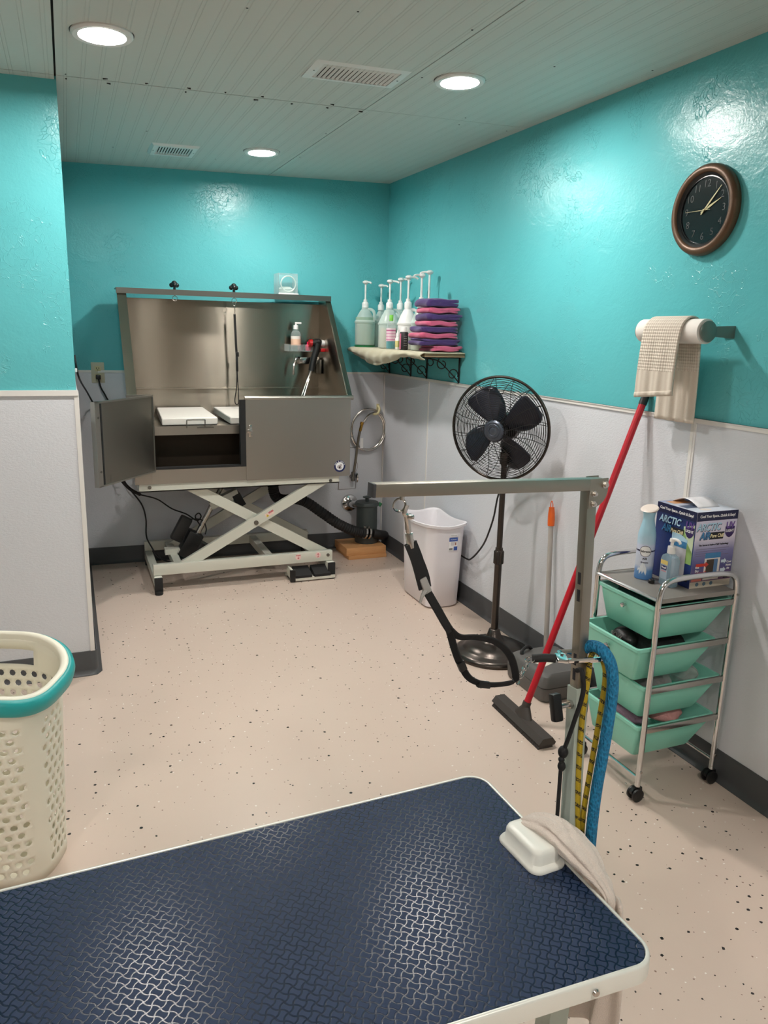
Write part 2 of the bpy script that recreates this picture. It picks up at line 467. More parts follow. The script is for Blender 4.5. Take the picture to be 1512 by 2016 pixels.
def frame(o, x, y):
    """matrix with origin o, x axis x, y axis y (z = normal)"""
    x = V(x).normalized(); y = V(y); z = x.cross(y).normalized(); y = z.cross(x)
    return Matrix(((x.x, y.x, z.x, o[0]), (x.y, y.y, z.y, o[1]), (x.z, y.z, z.z, o[2]), (0, 0, 0, 1)))
def flat(mb, M, pts, t=.0004):
    """thin plate with outline pts in the xy plane of M"""
    return mb.prism([M @ V((x, y, 0)) for x, y in pts], (M.to_3x3() @ V((0, 0, t))))
def rect(x0, x1, y0, y1): return [(x0, y0), (x1, y0), (x1, y1), (x0, y1)]
def circ(cx, cy, r, n=28, r2=None): return [(cx + r * cos(2 * pi * i / n), cy + (r2 or r) * sin(2 * pi * i / n)) for i in range(n)]
def rrect(x0, x1, y0, y1, r, n=6):
    out = []
    for cx, cy, a in ((x1 - r, y1 - r, 0), (x0 + r, y1 - r, pi / 2), (x0 + r, y0 + r, pi), (x1 - r, y0 + r, 3 * pi / 2)):
        for i in range(n + 1): t = a + i / n * pi / 2; out.append((cx + r * cos(t), cy + r * sin(t)))
    return out

# ------------------------------------------------------------------ camera
cam = bpy.data.cameras.new('camera'); cam_o = bpy.data.objects.new('camera', cam); COL.objects.link(cam_o)
RGT = V((0.9281184449, -0.3714927778, 0.0242748475)); UPV = V((0.0618565748, 0.2181808751, 0.9739460303)); FWD = V((0.3671102236, 0.9024357161, -0.2254769654))
cam_o.matrix_world = Matrix(((RGT.x, UPV.x, -FWD.x, -2.035), (RGT.y, UPV.y, -FWD.y, -5.046), (RGT.z, UPV.z, -FWD.z, 1.5), (0, 0, 0, 1)))
cam.sensor_fit = 'VERTICAL'; cam.sensor_height = 36; cam.lens = 1520.11 / 2016 * 36; cam.clip_start = .02
scene.camera = cam_o

# ------------------------------------------------------------------ the room
KB, KL, LX, LY = -0.04367, 0.0125, -2.0134, -1.6302
HR, HRL, HB = 1.236, 1.244, 0.109
XW, YR = -4.3, -7.4                          # far left wall and rear wall, both behind the camera
def cz(x, y): return 2.4603 + .0222 * x + .01276 * y
def yb(x): return KB * x
def yl(x): return LY + KL * (x - LX)
def struct(o): o['kind'] = 'structure'; return o
def wall(name, pts, z0=-.02, z1=2.62, mat='paint'):
    return struct(MB().prism([(x, y, z0) for x, y in pts], (0, 0, z1 - z0)).build(name, mat, org=(0, 0, 0)))
struct(MB().prism([(XW - .2, YR - .2, -.1), (.15, YR - .2, -.1), (.15, .4, -.1), (XW - .2, .4, -.1)], (0, 0, .1)).build('floor', 'floor', org=(0, 0, 0)))
w_right = wall('wall_right', [(0, YR - .1), (.12, YR - .1), (.12, .12), (0, .12), (0, 0)])
w_back = wall('wall_back', [(0, 0), (0, .12), (-2.2, .3), (-2.2, yb(-2.2))])
w_left = wall('wall_left', [(LX, LY), (LX, yb(LX) + .06), (XW, yb(LX) + .06), (XW, yl(XW))])
wall('wall_far_left', [(XW, YR - .1), (XW, LY), (XW - .1, LY), (XW - .1, YR - .1)], mat='rear')
wall('wall_rear', [(XW - .1, YR), (.1, YR), (.1, YR - .1), (XW - .1, YR - .1)], mat='rear')

# ceiling: sheets of beadboard with open seams, dark boards above the gaps
def slab(mb, x0, x1, y0, y1, dz=0, t=.008):
    P_ = [(x0, y0), (x1, y0), (x1, y1), (x0, y1)]
    return mb.prism([(x, y, cz(x, y) + dz) for x, y in P_], (0, 0, t))
back_ = MB(); slab(back_, XW - .1, .1, YR - .1, .3, .012, .05)
ceil_o = struct(back_.build('ceiling', 'dark_gap', org=(0, 0, 0)))
xs = [-4.4, -3.234, -2.014, -.803, .1]; ys = [-7.5, -6.55, -4.12, -1.688, .3]
pan = MB()
for i in range(4):
    gl = (.003, .0060, .0034, 0)[i]
    for j in range(4):
        gy = (.004, .004, .0062, 0)[j] if i != 3 else .003
        sk = -.018 if i >= 2 else 0
        x0, x1 = xs[i] + .001, xs[i + 1] - gl
        y0, y1 = ys[j] + .001, ys[j + 1] - gy
        # the cross seam is a hair out of square
        q = [(x0, y0), (x1, y0), (x1, y1), (x0, y1)]
        pan.prism([(x, y, cz(x, y) + .0) for x, y in q], (0, 0, .010))
struct(pan.build('ceiling_sheet', 'ceil', ceil_o))
nh = MB(); rn = random.Random(3)
for k in range(9):
    x = -1.98 + k * .145; 
    for dy in (-.03, .028):
        if rn.random() < .75: nh.cyl((x + rn.uniform(-.02, .02), -1.688 + dy, cz(x, -1.688 + dy) - .0006), (x, -1.688 + dy, cz(x, -1.688) + .002), .0042, n=8)
for x, y in ((-1.62, -.9), (-.78, -.6), (-.82, -1.2), (-.77, -2.2), (-.83, -2.7), (-.35, -1.74), (-.32, -1.62), (-1.2, -2.7), (-1.5, -2.6), (-.4, -2.5), (-.06, -1.6), (-.06, -2.6), (-1.75, -.45), (-1.2, -.35)):
    nh.cyl((x, y, cz(x, y) - .0006), (x, y, cz(x, y) + .002), .0038, n=8)
tag(nh.build('nail_hole', 'dark_gap', ceil_o), kind='stuff')

# white pebbled panels of the lower wall, with their vinyl strips
FT = .004
MB().box(-FT, .0, YR, -.004, 0, HR - .006).build('wainscot_panel', 'frp', w_right)
MB().prism([(0 - .004, yb(0) - FT, 0), (-2.2, yb(-2.2) - FT, 0), (-2.2, yb(-2.2), 0), (-.004, yb(0), 0)], (0, 0, HR - .006)).build('wainscot_panel', 'frp', w_back)
MB().prism([(LX, LY - FT, 0), (XW, yl(XW) - FT, 0), (XW, yl(XW), 0), (LX, LY, 0)], (0, 0, HRL - .006)).build('wainscot_panel', 'frp', w_left)
MB().box(LX, LX + FT, LY, yb(LX) - .002, 0, HRL - .006).build('wainscot_panel', 'frp', w_left)
t1 = MB().box(-.009, .0, YR, -.006, HR - .016, HR).box(-.012, 0, YR, -.006, HR - .003, HR)
t1.box(-.007, 0, -.739, -.727, 0, HR).box(-.008, 0, -2.945, -2.921, 0, HR).box(-.010, 0, -2.937, -2.929, 0, HR)
t1.box(-.012, 0, -.014, -.001, 0, HR)
struct(t1.build('trim_1', 'white_trim', org=(0, 0, 0)))
t2 = MB().prism([(-.003, yb(0) - .010, HR - .014), (-2.1, yb(-2.1) - .010, HR - .014), (-2.1, yb(-2.1), HR - .014), (-.003, yb(0), HR - .014)], (0, 0, .014))
struct(t2.build('trim_2', 'white_trim', org=(0, 0, 0)))
t3 = MB().prism([(LX + .006, LY - .012, HRL - .022), (XW, yl(XW) - .012, HRL - .022), (XW, yl(XW), HRL - .022), (LX + .006, LY, HRL - .022)], (0, 0, .022))
t3.box(LX - .010, LX + .008, LY - .008, LY + .012, HB, HRL - .004)
struct(t3.build('trim_3', 'white_trim', org=(0, 0, 0)))
# vinyl cove base
def cove(name, a, b, n, z=HB):
    """profile swept from a to b, n = direction into the room"""
    a, b, n = V((*a, 0)), V((*b, 0)), V((*n, 0)).normalized()
    pr = [(0, 0), (.022, 0), (.022, .003), (.010, .012), (.006, .024), (.005, z - .004), (.003, z), (0, z)]
    mb = MB(); mb.prism([a + n * p + V((0, 0, q)) for p, q in pr], b - a)
    return struct(mb.build(name, 'cove', org=(0, 0, 0), angle=50))
cove('baseboard_right', (-FT, YR + .05), (-FT, -.03), (-1, 0))
cove('baseboard_back', (-.02, yb(-.02) - FT), (-2.0, yb(-2.0) - FT), (-.0436, -1))
cv = MB(); pr = [(0, 0), (.022, 0), (.022, .003), (.010, .012), (.006, .024), (.005, HB - .004), (.003, HB), (0, HB)]
path = [((XW, yl(XW) - FT), (0, -1)), ((LX - .012, LY - FT), (0, -1)), ((LX + .002, LY - .001), (.5, -.87)), ((LX + .012, LY + .014), (1, 0)), ((LX + .012, yb(LX) - .03), (1, 0))]
cv.loft([[V((a[0] + n[0] * p, a[1] + n[1] * p, q)) for p, q in pr] for a, n in path])
struct(cv.build('baseboard_left', 'cove', org=(0, 0, 0), angle=50))

# ------------------------------------------------------------------ things on the ceiling
NC = V((.0222, .01276, -1)).normalized()                      # ceiling normal, downwards
def on_ceiling(o, x, y):
    o.matrix_world = frame((x, y, cz(x, y)), (1, 0, .0222), V((1, 0, .0222)).cross(NC) * -1)
    return o
def recessed(x, y, label):
    t = thing('recessed_light', (0, 0, 0), label, 'ceiling light', 'round recessed ceiling lights')
    MB().lathe([(.094, 0), (.094, -.006), (.088, -.012), (.072, -.011), (.068, -.006), (.066, .0)], n=48).build('trim_ring', 'white', t)
    MB().lathe([(0, -.0065), (.069, -.0065), (.069, -.003), (0, -.003)], n=40).build('diffuser', 'lens', t)
    MB().lathe([(.0935, -.001), (.0965, -.001), (.0965, .0012), (.0935, .0012)], n=48).build('shadow_gap', 'dark_gap', t)
    t.location = (x, y, cz(x, y)); t.rotation_euler = (radians(-.73), radians(-1.27), 0); return t
recessed(-1.875, -2.222, 'large lit round ceiling light, nearest to the left wall')
recessed(-.628, -2.226, 'lit round ceiling light to the right of the long louvred vent')
recessed(-1.010, -.668, 'smallest lit round ceiling light, near the back wall above the steel tub')
recessed(-1.08, -5.3, 'unseen round ceiling light just behind the viewer')  # unseen lamp for fill, placed to streak the tub's steel back
recessed(-2.6, -6.6, 'unseen added fill light near the middle of the rear wall')  # fill lamp added behind the camera, clear of the steel's streaks
recessed(-3.2, -5.0, 'unseen added fill light left of the viewer')  # added out of view to lift the room's ambient light
recessed(-3.5, -6.3, 'unseen added fill light in the far left rear corner')  # one more out-of-view lamp added for fill

def vent(name, x, y, w, d, iw, idp, n, label, tilt, mats, th=.006):
    t = thing(name, (0, 0, 0), label, 'ceiling vent')
    f = MB(); 
    o = rect(-w / 2, w / 2, -d / 2, d / 2); i_ = rect(-iw / 2, iw / 2, -idp / 2, idp / 2); b_ = rect(-w / 2 + .012, w / 2 - .012, -d / 2 + .012, d / 2 - .012)
    f.loft([[V((p[0], p[1], 0)) for p in o], [V((p[0], p[1], -.002)) for p in o], [V((p[0], p[1], -th)) for p in b_], [V((p[0], p[1], -th)) for p in i_], [V((p[0], p[1], .0)) for p in i_]], False)
    f.build('frame', mats, t)
    MB().box(-iw / 2, iw / 2, -idp / 2, idp / 2, -.0008, .0).build('duct_shade', 'dark_gap', t)  # dark sheet standing in for the duct's shade behind the louvres
    for k in range(n):
        xx = -iw / 2 + (k + .5) * iw / n
        M = Matrix.Translation((xx, 0, -th / 2 - .0005)) @ Matrix.Rotation(tilt, 4, 'Y')
        MB().box(-iw / n * .27, iw / n * .27, -idp / 2, idp / 2, -.0006, .0006, M).build('louvre', mats, t)
    for sx in (-1, 1): MB().cyl((sx * (iw / 2 + .014), 0, -th - .001), (sx * (iw / 2 + .014), 0, -th + .001), .0035, n=10).build('screw', 'steel_dark', t)
    t.location = (x, y, cz(x, y)); t.rotation_euler = (radians(-.73), radians(-1.27), 0); return t
vent('ceiling_register', -1.005, -2.145, .355, .205, .292, .150, 17, 'long white louvred register between two round lights', radians(38), 'white')
vent('exhaust_grille', -1.452, -.530, .245, .245, .180, .18, 13, 'small square white exhaust grille near the back wall', radians(22), 'white', .014)

# ------------------------------------------------------------------ lift bath tub
X0, X1, YF, YBK = -1.732, -.466, -.600, -.006
tub = thing('lift_bath_tub', (-1.1, -.3, 0), 'stainless steel dog bath tub with open door on a white scissor lift', 'bath tub')
def tb(mb, name, mat, parent=tub, **k): return mb.build(name, mat, parent, **k)
tb(MB().box(-1.70, -.486, YBK - .006, YBK, .64, 1.672).box(-1.70, -.486, YBK - .02, YBK, 1.128, 1.134), 'back_panel', 'steel')
for nm, sx, fx in (('side_panel', -1.706, -1.752), ('side_panel', -.486, -.462)):
    m_ = MB().prism([(sx, YF + .01, .645), (sx, YBK, .645), (sx, YBK, 1.70), (sx, -.15, 1.70), (sx, YF + .01, 1.13)], (.006, 0, 0))
    a, b = V((min(sx, fx) if sx < -1 else sx + .004, -.152, 1.700)), V((min(sx, fx) if sx < -1 else sx + .004, YF + .006, 1.128))
    wdt = abs(fx - sx) + .006
    d = (b - a); nrm = V((0, d.z, -d.y)).normalized() * .006
    m_.prism([a, b, b + V((wdt, 0, 0)), a + V((wdt, 0, 0))], -nrm)
    tb(m_, nm, 'steel')
tb(MB().box(-1.756, -.452, -.170, -.150, 1.690, 1.722).box(-1.756, -.452, -.15, YBK, 1.716, 1.722), 'tether_rail', 'steel_dark')
for kx in (-1.425, -1.072):
    k = MB().cyl((kx, -.16, 1.722), (kx, -.16, 1.735), .008)
    for a in range(3):
        q = V((cos(a * 2 * pi / 3 + .5), sin(a * 2 * pi / 3 + .5), 0)) * .017
        k.sphere(V((kx, -.16, 1.748)) + q, .014, n=10)
    k.sphere((kx, -.16, 1.757), .017, n=12)
    ko = tb(k, 'clamp_knob', 'black')
    MB().ring((kx, -.163, 1.672), .014, .002, (0, 1, 0), 20, 6).cyl((kx, -.163, 1.688), (kx, -.163, 1.692), .005).build('eye_ring', 'nickel', ko)
# front
tb(MB().box(-1.105, X1, YF - .012, YF + .012, .638, 1.108), 'front_panel', 'steel_v')
tb(MB().box(-1.108, -1.048, YF - .016, YF - .010, .640, 1.106), 'front_stile', 'steel_v')
tb(MB().cyl((-1.11, YF, 1.116), (-.448, YF, 1.116), .0135, n=16), 'front_cap_rail', 'steel_v')
tb(MB().box(X0, -1.63, YF - .01, YF + .012, .640, 1.13).box(-1.758, -1.618, YF - .022, YF + .02, 1.126, 1.140), 'left_post', 'steel_v')
tb(MB().box(-1.6305, -1.1055, YF - .009, YF + .011, .6405, .726).box(-1.64, -1.636, YF - .014, YF, .645, .726), 'front_apron', 'steel_v')
tb(MB().box(-1.140, -1.108, YF - .018, YF + .018, .722, 1.108).box(-1.632, -1.108, YF - .014, YF + .018, .722, .734), 'door_gasket', 'rubber')
lt = MB().cyl((-1.082, YF - .014, .93), (-1.082, YF - .028, .93), .012).box(-1.092, -1.072, YF - .022, YF - .014, .895, .965, bev=.003).box(-1.104, -1.074, YF - .034, YF - .026, .920, .940, bev=.002)
tb(lt, 'door_latch', 'nickel')
# body below
tb(MB().box(X0 + .02, X1 - .012, YF + .014, YBK, .64, .648), 'tub_bottom', 'steel_dark')
pf = MB().box(-1.70, -.492, -.528, YBK - .008, .948, .955).box(-1.70, -.492, -.532, -.526, .905, .955).cyl((-1.36, -.534, .912), (-1.36, -.530, .912), .007)
tb(pf, 'tub_platform', 'steel_v')
tb(MB().box(-1.70, -.492, -.36, -.35, .65, .946).box(-1.695, -.492, YF + .02, -.02, .648, .652), 'drain_well', P('well_shade_steel', (54, 44, 34), .5, .6))  # shade under the platform put into a dark brown steel colour
hd = MB().tube([(-1.432, -.545, .945), (-1.432, -.555, .985), (-1.425, -.556, .992), (-1.338, -.556, .992), (-1.33, -.555, .985), (-1.33, -.545, .945)], .0032, 8, sub=3)
hd.box(-1.375, -1.28, -.552, -.545, .944, .950)
tb(hd, 'lift_out_handle', 'steel_dark')
# the open door
hx, hy, ex, ey = -1.622, -.618, -1.930, -1.005
dd = V((ex - hx, ey - hy, 0)); DW = dd.length; dd.normalize(); dn = V((dd.y, -dd.x, 0)) * -1   # dn = face turned to the viewer
if dn.y > 0: dn = -dn
DM = Matrix(((dd.x, dn.x, 0, hx), (dd.y, dn.y, 0, hy), (0, 0, 1, 0), (0, 0, 0, 1)))
door = tb(MB().box(0, DW, -.004, .0, .716, 1.134, DM), 'door', 'steel_door')
MB().box(DW - .030, DW + .006, -.022, .004, .712, 1.138, DM).box(.0, DW, -.022, .004, 1.130, 1.138, DM).box(0, DW, -.022, .004, .712, .720, DM).build('door_frame', 'steel_v', door)
MB().box(DW - .044, DW - .034, 0, .005, .722, 1.128, DM).build('door_seal', 'rubber', door)
for z in (1.06, .79): MB().cyl(DM @ V((DW - .015, .003, z)), DM @ V((DW - .015, .007, z)), .006, n=10).build('screw', 'steel_dark', door)
MB().cyl((hx, hy, .72), (hx, hy, 1.13), .005, n=10).build('hinge', 'steel_dark', door)
# maker's round badge on the front panel
bd = tb(flat(MB(), frame((-.532, YF - .0122, .700), (1, 0, 0), (0, 0, 1)), circ(0, 0, .0365)), 'round_badge', 'label_navy')
BM = frame((-.532, YF - .0128, .700), (1, 0, 0), (0, 0, 1))
flat(MB(), BM, circ(0, 0, .0255)).build('badge_centre', 'label_white', bd)
dg = MB(); BM2 = frame((-.532, YF - .0134, .700), (1, 0, 0), (0, 0, 1))
flat(dg, BM2, circ(-.006, -.004, .011)); flat(dg, BM2, circ(.007, .006, .0075)); flat(dg, BM2, circ(.004, -.010, .009))
dg.build('badge_figure', P('badge_grey', (176, 168, 172), .5), bd)
for k in range(11):
    if k == 5: continue
    a = radians(160 - k * 14); M = frame((-.532 + .031 * cos(a), YF - .0134, .700 + .031 * sin(a)), (sin(a), 0, -cos(a)), (cos(a), 0, sin(a)))
    text('DOG GROOMING'[k], .0085, M, 'text_white', bd, 'badge_letter', .0003)
# scissor lift
def lf(mb, name, mat='powder', parent=tub, **k): return mb.build(name, mat, parent, **k)
uf = MB().box(-1.712, -.530, YF + .004, YF + .012, .594, .640).box(-1.712, -.530, YF + .004, YF + .045, .594, .600).box(-1.712, -.530, -.05, -.02, .596, .640).box(-1.712, -1.67, YF + .012, -.02, .60, .64).box(-.572, -.530, YF + .012, -.02, .60, .64)
lf(uf, 'upper_frame')
low = MB().box(-1.655, -.570, YF - .004, YF + .038, .100, .164, bev=.004).box(-1.655, -.570, -.052, -.012, .098, .160, bev=.004)
lf(low, 'base_rail')
for sx in (-1.655, -.612):
    lf(MB().box(sx, sx + .045, -.640, -.012, .040, .098, bev=.003), 'base_skid')
    lf(MB().box(sx - .001, sx + .046, -.652, -.638, .0, .099, bev=.004).cyl((sx + .022, -.648, .0), (sx + .022, -.648, .02), .022, n=14), 'rubber_foot', 'rubber')
    lf(MB().cyl((sx + .022, -.03, .0), (sx + .022, -.03, .042), .022, n=14), 'rubber_foot', 'rubber')
lf(MB().box(-1.53, -1.485, YF + .03, -.03, .105, .150), 'cross_member')
lf(MB().box(-.98, -.935, YF + .03, -.03, .105, .150), 'cross_member')
def arm(a, b, y, name='scissor_arm'): return lf(MB().bar((a[0], y, a[1]), (b[0], y, b[1]), .024, .060, up=(0, 0, 1)), name)
arm((-1.46, .628), (-.588, .125), YF + .058); arm((-1.512, .122), (-.62, .616), YF + .028)
arm((-1.46, .628), (-.588, .125), -.075); arm((-1.512, .122), (-.62, .616), -.10)
lf(MB().cyl((-1.048, -.09, .372), (-1.048, YF + .014, .372), .012, n=12).cyl((-1.048, YF + .016, .372), (-1.048, YF + .010, .372), .014, n=14), 'pivot_bolt', 'steel_dark')
for x, z, y in ((-1.655, .620, YF + .003), (-.585, .610, YF + .003), (-.60, .138, YF - .005)): lf(MB().cyl((x, y - .003, z), (x, y + .004, z), .010, n=14), 'frame_bolt', 'steel_dark')
br = lf(MB().bar((-1.28, -.34, .44), (-1.11, -.34, .515), .06, .05), 'lift_bracket')
MB().bar((-1.125, -.34, .505), (-1.085, -.34, .43), .064, .052, up=(.4, 0, 1)).build('bracket_end', 'black', br)
ac = lf(MB().cyl((-1.37, -.34, .25), (-1.235, -.34, .50), .017).cyl((-1.25, -.34, .475), (-1.19, -.34, .585), .014), 'actuator_rod', 'nickel')
mo = MB(); M = frame((-1.40, -.34, .215), (.87, 0, -.48), (.48, 0, .87))
mo.box(-.05, .045, -.10, .07, -.05, .05, M, bev=.012); mo.box(-.13, -.058, -.03, .13, -.03, .03, M, bev=.012)
mo.cyl((-1.38, -.34, .13), (-1.33, -.34, .21), .05)
lf(mo, 'actuator_motor', 'black')
lf(MB().box(-1.56, -1.40, -.36, -.30, .150, .185).cyl((-1.47, -.38, .17), (-1.47, -.28, .17), .016), 'actuator_mount')
lf(MB().box(-1.20, -1.15, -.36, -.32, .55, .63), 'actuator_clevis')
pt = lf(MB().box(-.856, -.575, -.668, -.52, .008, .022).box(-.856, -.842, -.668, -.56, .008, .082, bev=.003).box(-.86, -.574, -.672, -.664, .008, .026), 'pedal_tray')
MB().box(-.862, -.828, -.676, -.658, .006, .080, bev=.004).build('tray_corner', 'black', pt)
for px_ in (-.775, -.655):
    q = frame((px_, -.63, .022), (1, 0, 0), (0, 1, .0))
    MB().prism([(px_ - .052, -.672, .024), (px_ - .052, -.672, .040), (px_ - .052, -.575, .074), (px_ - .052, -.55, .024)], (.104, 0, 0)).build('foot_pedal', 'rubber', pt)
# stickers on the lift
def arrow_sticker(x, z, word, dirn):
    y = YF - .0045; q = lf(flat(MB(), frame((x, y, z), (1, 0, 0), (0, 0, 1)), circ(0, 0, .0185)), 'round_sticker', P('sticker_pink', (240, 206, 202), .5))
    M = frame((x, y - .0006, z), (1, 0, 0), (0, 0, 1)); a = MB(); s_ = dirn
    flat(a, M, [(-.0012, -.008 * s_ + .003 * s_), (.0012, -.008 * s_ + .003 * s_), (.0012, .004 * s_ + .003 * s_), (-.0012, .004 * s_ + .003 * s_)])
    flat(a, M, [(0, .009 * s_ + .003 * s_), (-.008, .001 * s_ + .003 * s_), (-.005, .0005 * s_ + .003 * s_), (0, .004 * s_ + .003 * s_), (.005, .0005 * s_ + .003 * s_), (.008, .001 * s_ + .003 * s_)])
    a.build('arrow', 'text_red', q)
    text(word, .0085, M @ Matrix.Translation((0, -.0105 * s_, 0)), 'text_red', q, bold=.0004)
arrow_sticker(-.792, .139, 'DOWN', -1); arrow_sticker(-.665, .142, 'UP', 1)
ws = frame((-.965, YF + .0155, .420), (.871, 0, .482), (-.482, 0, .871))
w_ = lf(flat(MB(), ws, rect(-.028, .030, -.010, .014)), 'warning_sticker', P('sticker_cream', (236, 206, 196), .5))
up_ = Matrix.Translation((0, -.0006, 0))
flat(MB(), up_ @ ws, rect(-.002, .030, .004, .014)).build('red_band', 'text_red', w_)
flat(MB(), up_ @ ws, [(-.026, -.008), (-.006, -.008), (-.016, .009)]).build('warning_triangle', P('warning_yellow', (214, 186, 60), .5), w_)
text('!', .012, Matrix.Translation((0, -.0012, 0)) @ ws @ Matrix.Translation((-.016, -.002, 0)), 'text_dark', w_)
text('WARNING', .0062, Matrix.Translation((0, -.0014, 0)) @ ws @ Matrix.Translation((.014, .009, 0)), 'text_white', w_)

# white grate boards lying on the platform
def board(x0, x1, xb0, xb1, y0, y1, label):
    m_ = MB(); zf, zb = .957, .975
    m_.loft([[V((x0, y0, zf)), V((x1, y0, zf)), V((xb1, y1, zb)), V((xb0, y1, zb))], [V((x0, y0, zf + .042)), V((x1, y0, zf + .042)), V((xb1, y1, zb + .042)), V((xb0, y1, zb + .042))]])
    o = m_.build('grate_board', 'grate'); tag(o, label, 'board', 'white boards on the tub platform'); 
    b = o.modifiers.new('bevel', 'BEVEL'); b.width = .006; b.segments = 2
    return o
board(-1.565, -1.248, -1.545, -1.262, -.505, -.05, 'larger white plastic board lying in the tub behind its wire handle')
board(-1.175, -.80, -1.195, -.80, -.505, -.05, 'white plastic board in the tub, half hidden behind the front panel')

# leash hanging from the rail
lx = -1.072
le = thing('tether_leash', (lx, -.165, 1.04), 'thin black loop leash hanging from the tub rail against the steel back', 'leash')
MB().ring((lx, -.165, 1.652), .009, .0016, (0, 1, 0), 16, 6).tube([(lx, -.165, 1.642), (lx + .003, -.165, 1.615), (lx, -.165, 1.59)], .0028, 6).build('snap_clip', 'nickel', le)
MB().tube([(lx, -.165, 1.592), (lx + .003, -.166, 1.50), (lx + .006, -.165, 1.40), (lx + .010, -.166, 1.33)], 0, sub=4, w=(.007, .0016), up=(1, 0, 0)).build('strap', 'nylon', le)
MB().box(lx + .002, lx + .022, -.172, -.158, 1.335, 1.365, bev=.004).box(lx + .002, lx + .017, -.171, -.160, 1.245, 1.335, bev=.003).build('slider', 'black', le)
MB().tube([(lx + .008, -.165, 1.25), (lx + .004, -.165, 1.15), (lx - .008, -.165, 1.07), (lx - .002, -.165, 1.043), (lx + .012, -.165, 1.045), (lx + .016, -.165, 1.075), (lx + .014, -.165, 1.15), (lx + .010, -.165, 1.25)], .003, 6).build('loop', 'nylon', le)

# clear cube dispenser on the rail
cx_, cy_, cz_ = -.728, -.085, 1.7225
cu = thing('cube_dispenser', (cx_, cy_, cz_), 'clear plastic cube with a round front opening, standing on the tub back', 'dispenser')
e_ = MB(); s_ = .062; H_ = .128
for a, b in (((-s_, s_, -s_, -s_ + .003, 0, H_)), ((-s_, s_, s_ - .003, s_, 0, H_))), : pass
e_.box(cx_ - s_, cx_ - s_ + .003, cy_ - s_, cy_ + s_, cz_, cz_ + H_).box(cx_ + s_ - .003, cx_ + s_, cy_ - s_, cy_ + s_, cz_, cz_ + H_)
e_.box(cx_ - s_, cx_ + s_, cy_ + s_ - .003, cy_ + s_, cz_, cz_ + H_).box(cx_ - s_, cx_ + s_, cy_ - s_, cy_ + s_, cz_, cz_ + .003).box(cx_ - s_, cx_ + s_, cy_ - s_, cy_ + s_, cz_ + H_ - .003, cz_ + H_)
e_.build('cube_shell', 'clear', cu)
fr = MB(); n = 32; o1 = []; 
sq = [V((cx_ + s_ * max(-1, min(1, 1.42 * cos(2 * pi * i / n))), cy_ - s_, cz_ + H_ / 2 + s_ * 1.03 * max(-1, min(1, 1.42 * sin(2 * pi * i / n))))) for i in range(n)]
ci = [V((cx_ + .047 * cos(2 * pi * i / n), cy_ - s_, cz_ + H_ / 2 + .047 * sin(2 * pi * i / n))) for i in range(n)]
fr.loft([sq, ci], False); fr.build('front_plate', 'clear', cu)
MB().ring((cx_, cy_ - s_ - .002, cz_ + H_ / 2), .047, .004, (0, 1, 0), 40, 8).build('opening_ring', 'jug', cu)
MB().lathe([(0, 0), (.052, 0), (.054, .03), (.03, .045), (0, .04)], Matrix.Translation((cx_, cy_ + .004, cz_ + .004)), 16, 1, .9).build('liner', 'jug', cu)
MB().box(cx_ - s_, cx_ + s_ + .004, cy_ - s_ - .006, cy_ - s_ + .01, cz_, cz_ + .008, bev=.002).build('front_lip', 'white', cu)

# acrylic caddy with bottle, spray nozzle, lever tap
AX, AY, AZ = -.640, -.075, 1.372
ca = thing('acrylic_caddy', (AX, AY, AZ), 'clear acrylic shelf stuck to the steel tub back', 'shelf')
MB().box(AX - .08, AX + .11, AY - .05, YBK - .007, AZ, AZ + .004).box(AX - .08, AX + .11, AY - .05, AY - .047, AZ, AZ + .045).box(AX - .08, AX - .077, AY - .05, YBK - .007, AZ, AZ + .045).build('caddy_tray', 'clear', ca)
BX = AX - .022; BZ = AZ + .0045
so = thing('soap_bottle', (BX, AY - .01, BZ), 'clear pump bottle with peach label in the acrylic caddy', 'bottle')
MB().lathe([(0, 0), (.030, 0), (.032, .006), (.032, .100), (.026, .118), (.013, .128), (.013, .134)], Matrix.Translation((BX, AY - .01, BZ)), 24).build('bottle_body', 'clear', so)
MB().lathe([(.0325, .034), (.0327, .034), (.0327, .092), (.0325, .092)], Matrix.Translation((BX, AY - .01, BZ)), 24).build('label', m_pyrex_band('peach_label', [(0, (226, 178, 150)), (.040, (236, 196, 170)), (.074, (236, 228, 220))]), so)
MB().lathe([(0, .134), (.017, .134), (.016, .160), (.006, .162), (.005, .172), (0, .172)], Matrix.Translation((BX, AY - .01, BZ)), 16).box(BX - .006, BX + .036, AY - .017, AY - .003, BZ + .168, BZ + .180, bev=.003).build('pump_head', 'white', so)
pk = MB().box(AX + .040, AX + .070, AY - .044, AY - .012, AZ + .0045, AZ + .044, bev=.006).cyl((AX + .055, AY - .028, AZ + .044), (AX + .055, AY - .028, AZ + .062), .008)
tag(pk.build('pink_bottle', 'pinkplastic'), 'hot pink plastic bottle beside the spray nozzle in the caddy', 'bottle')
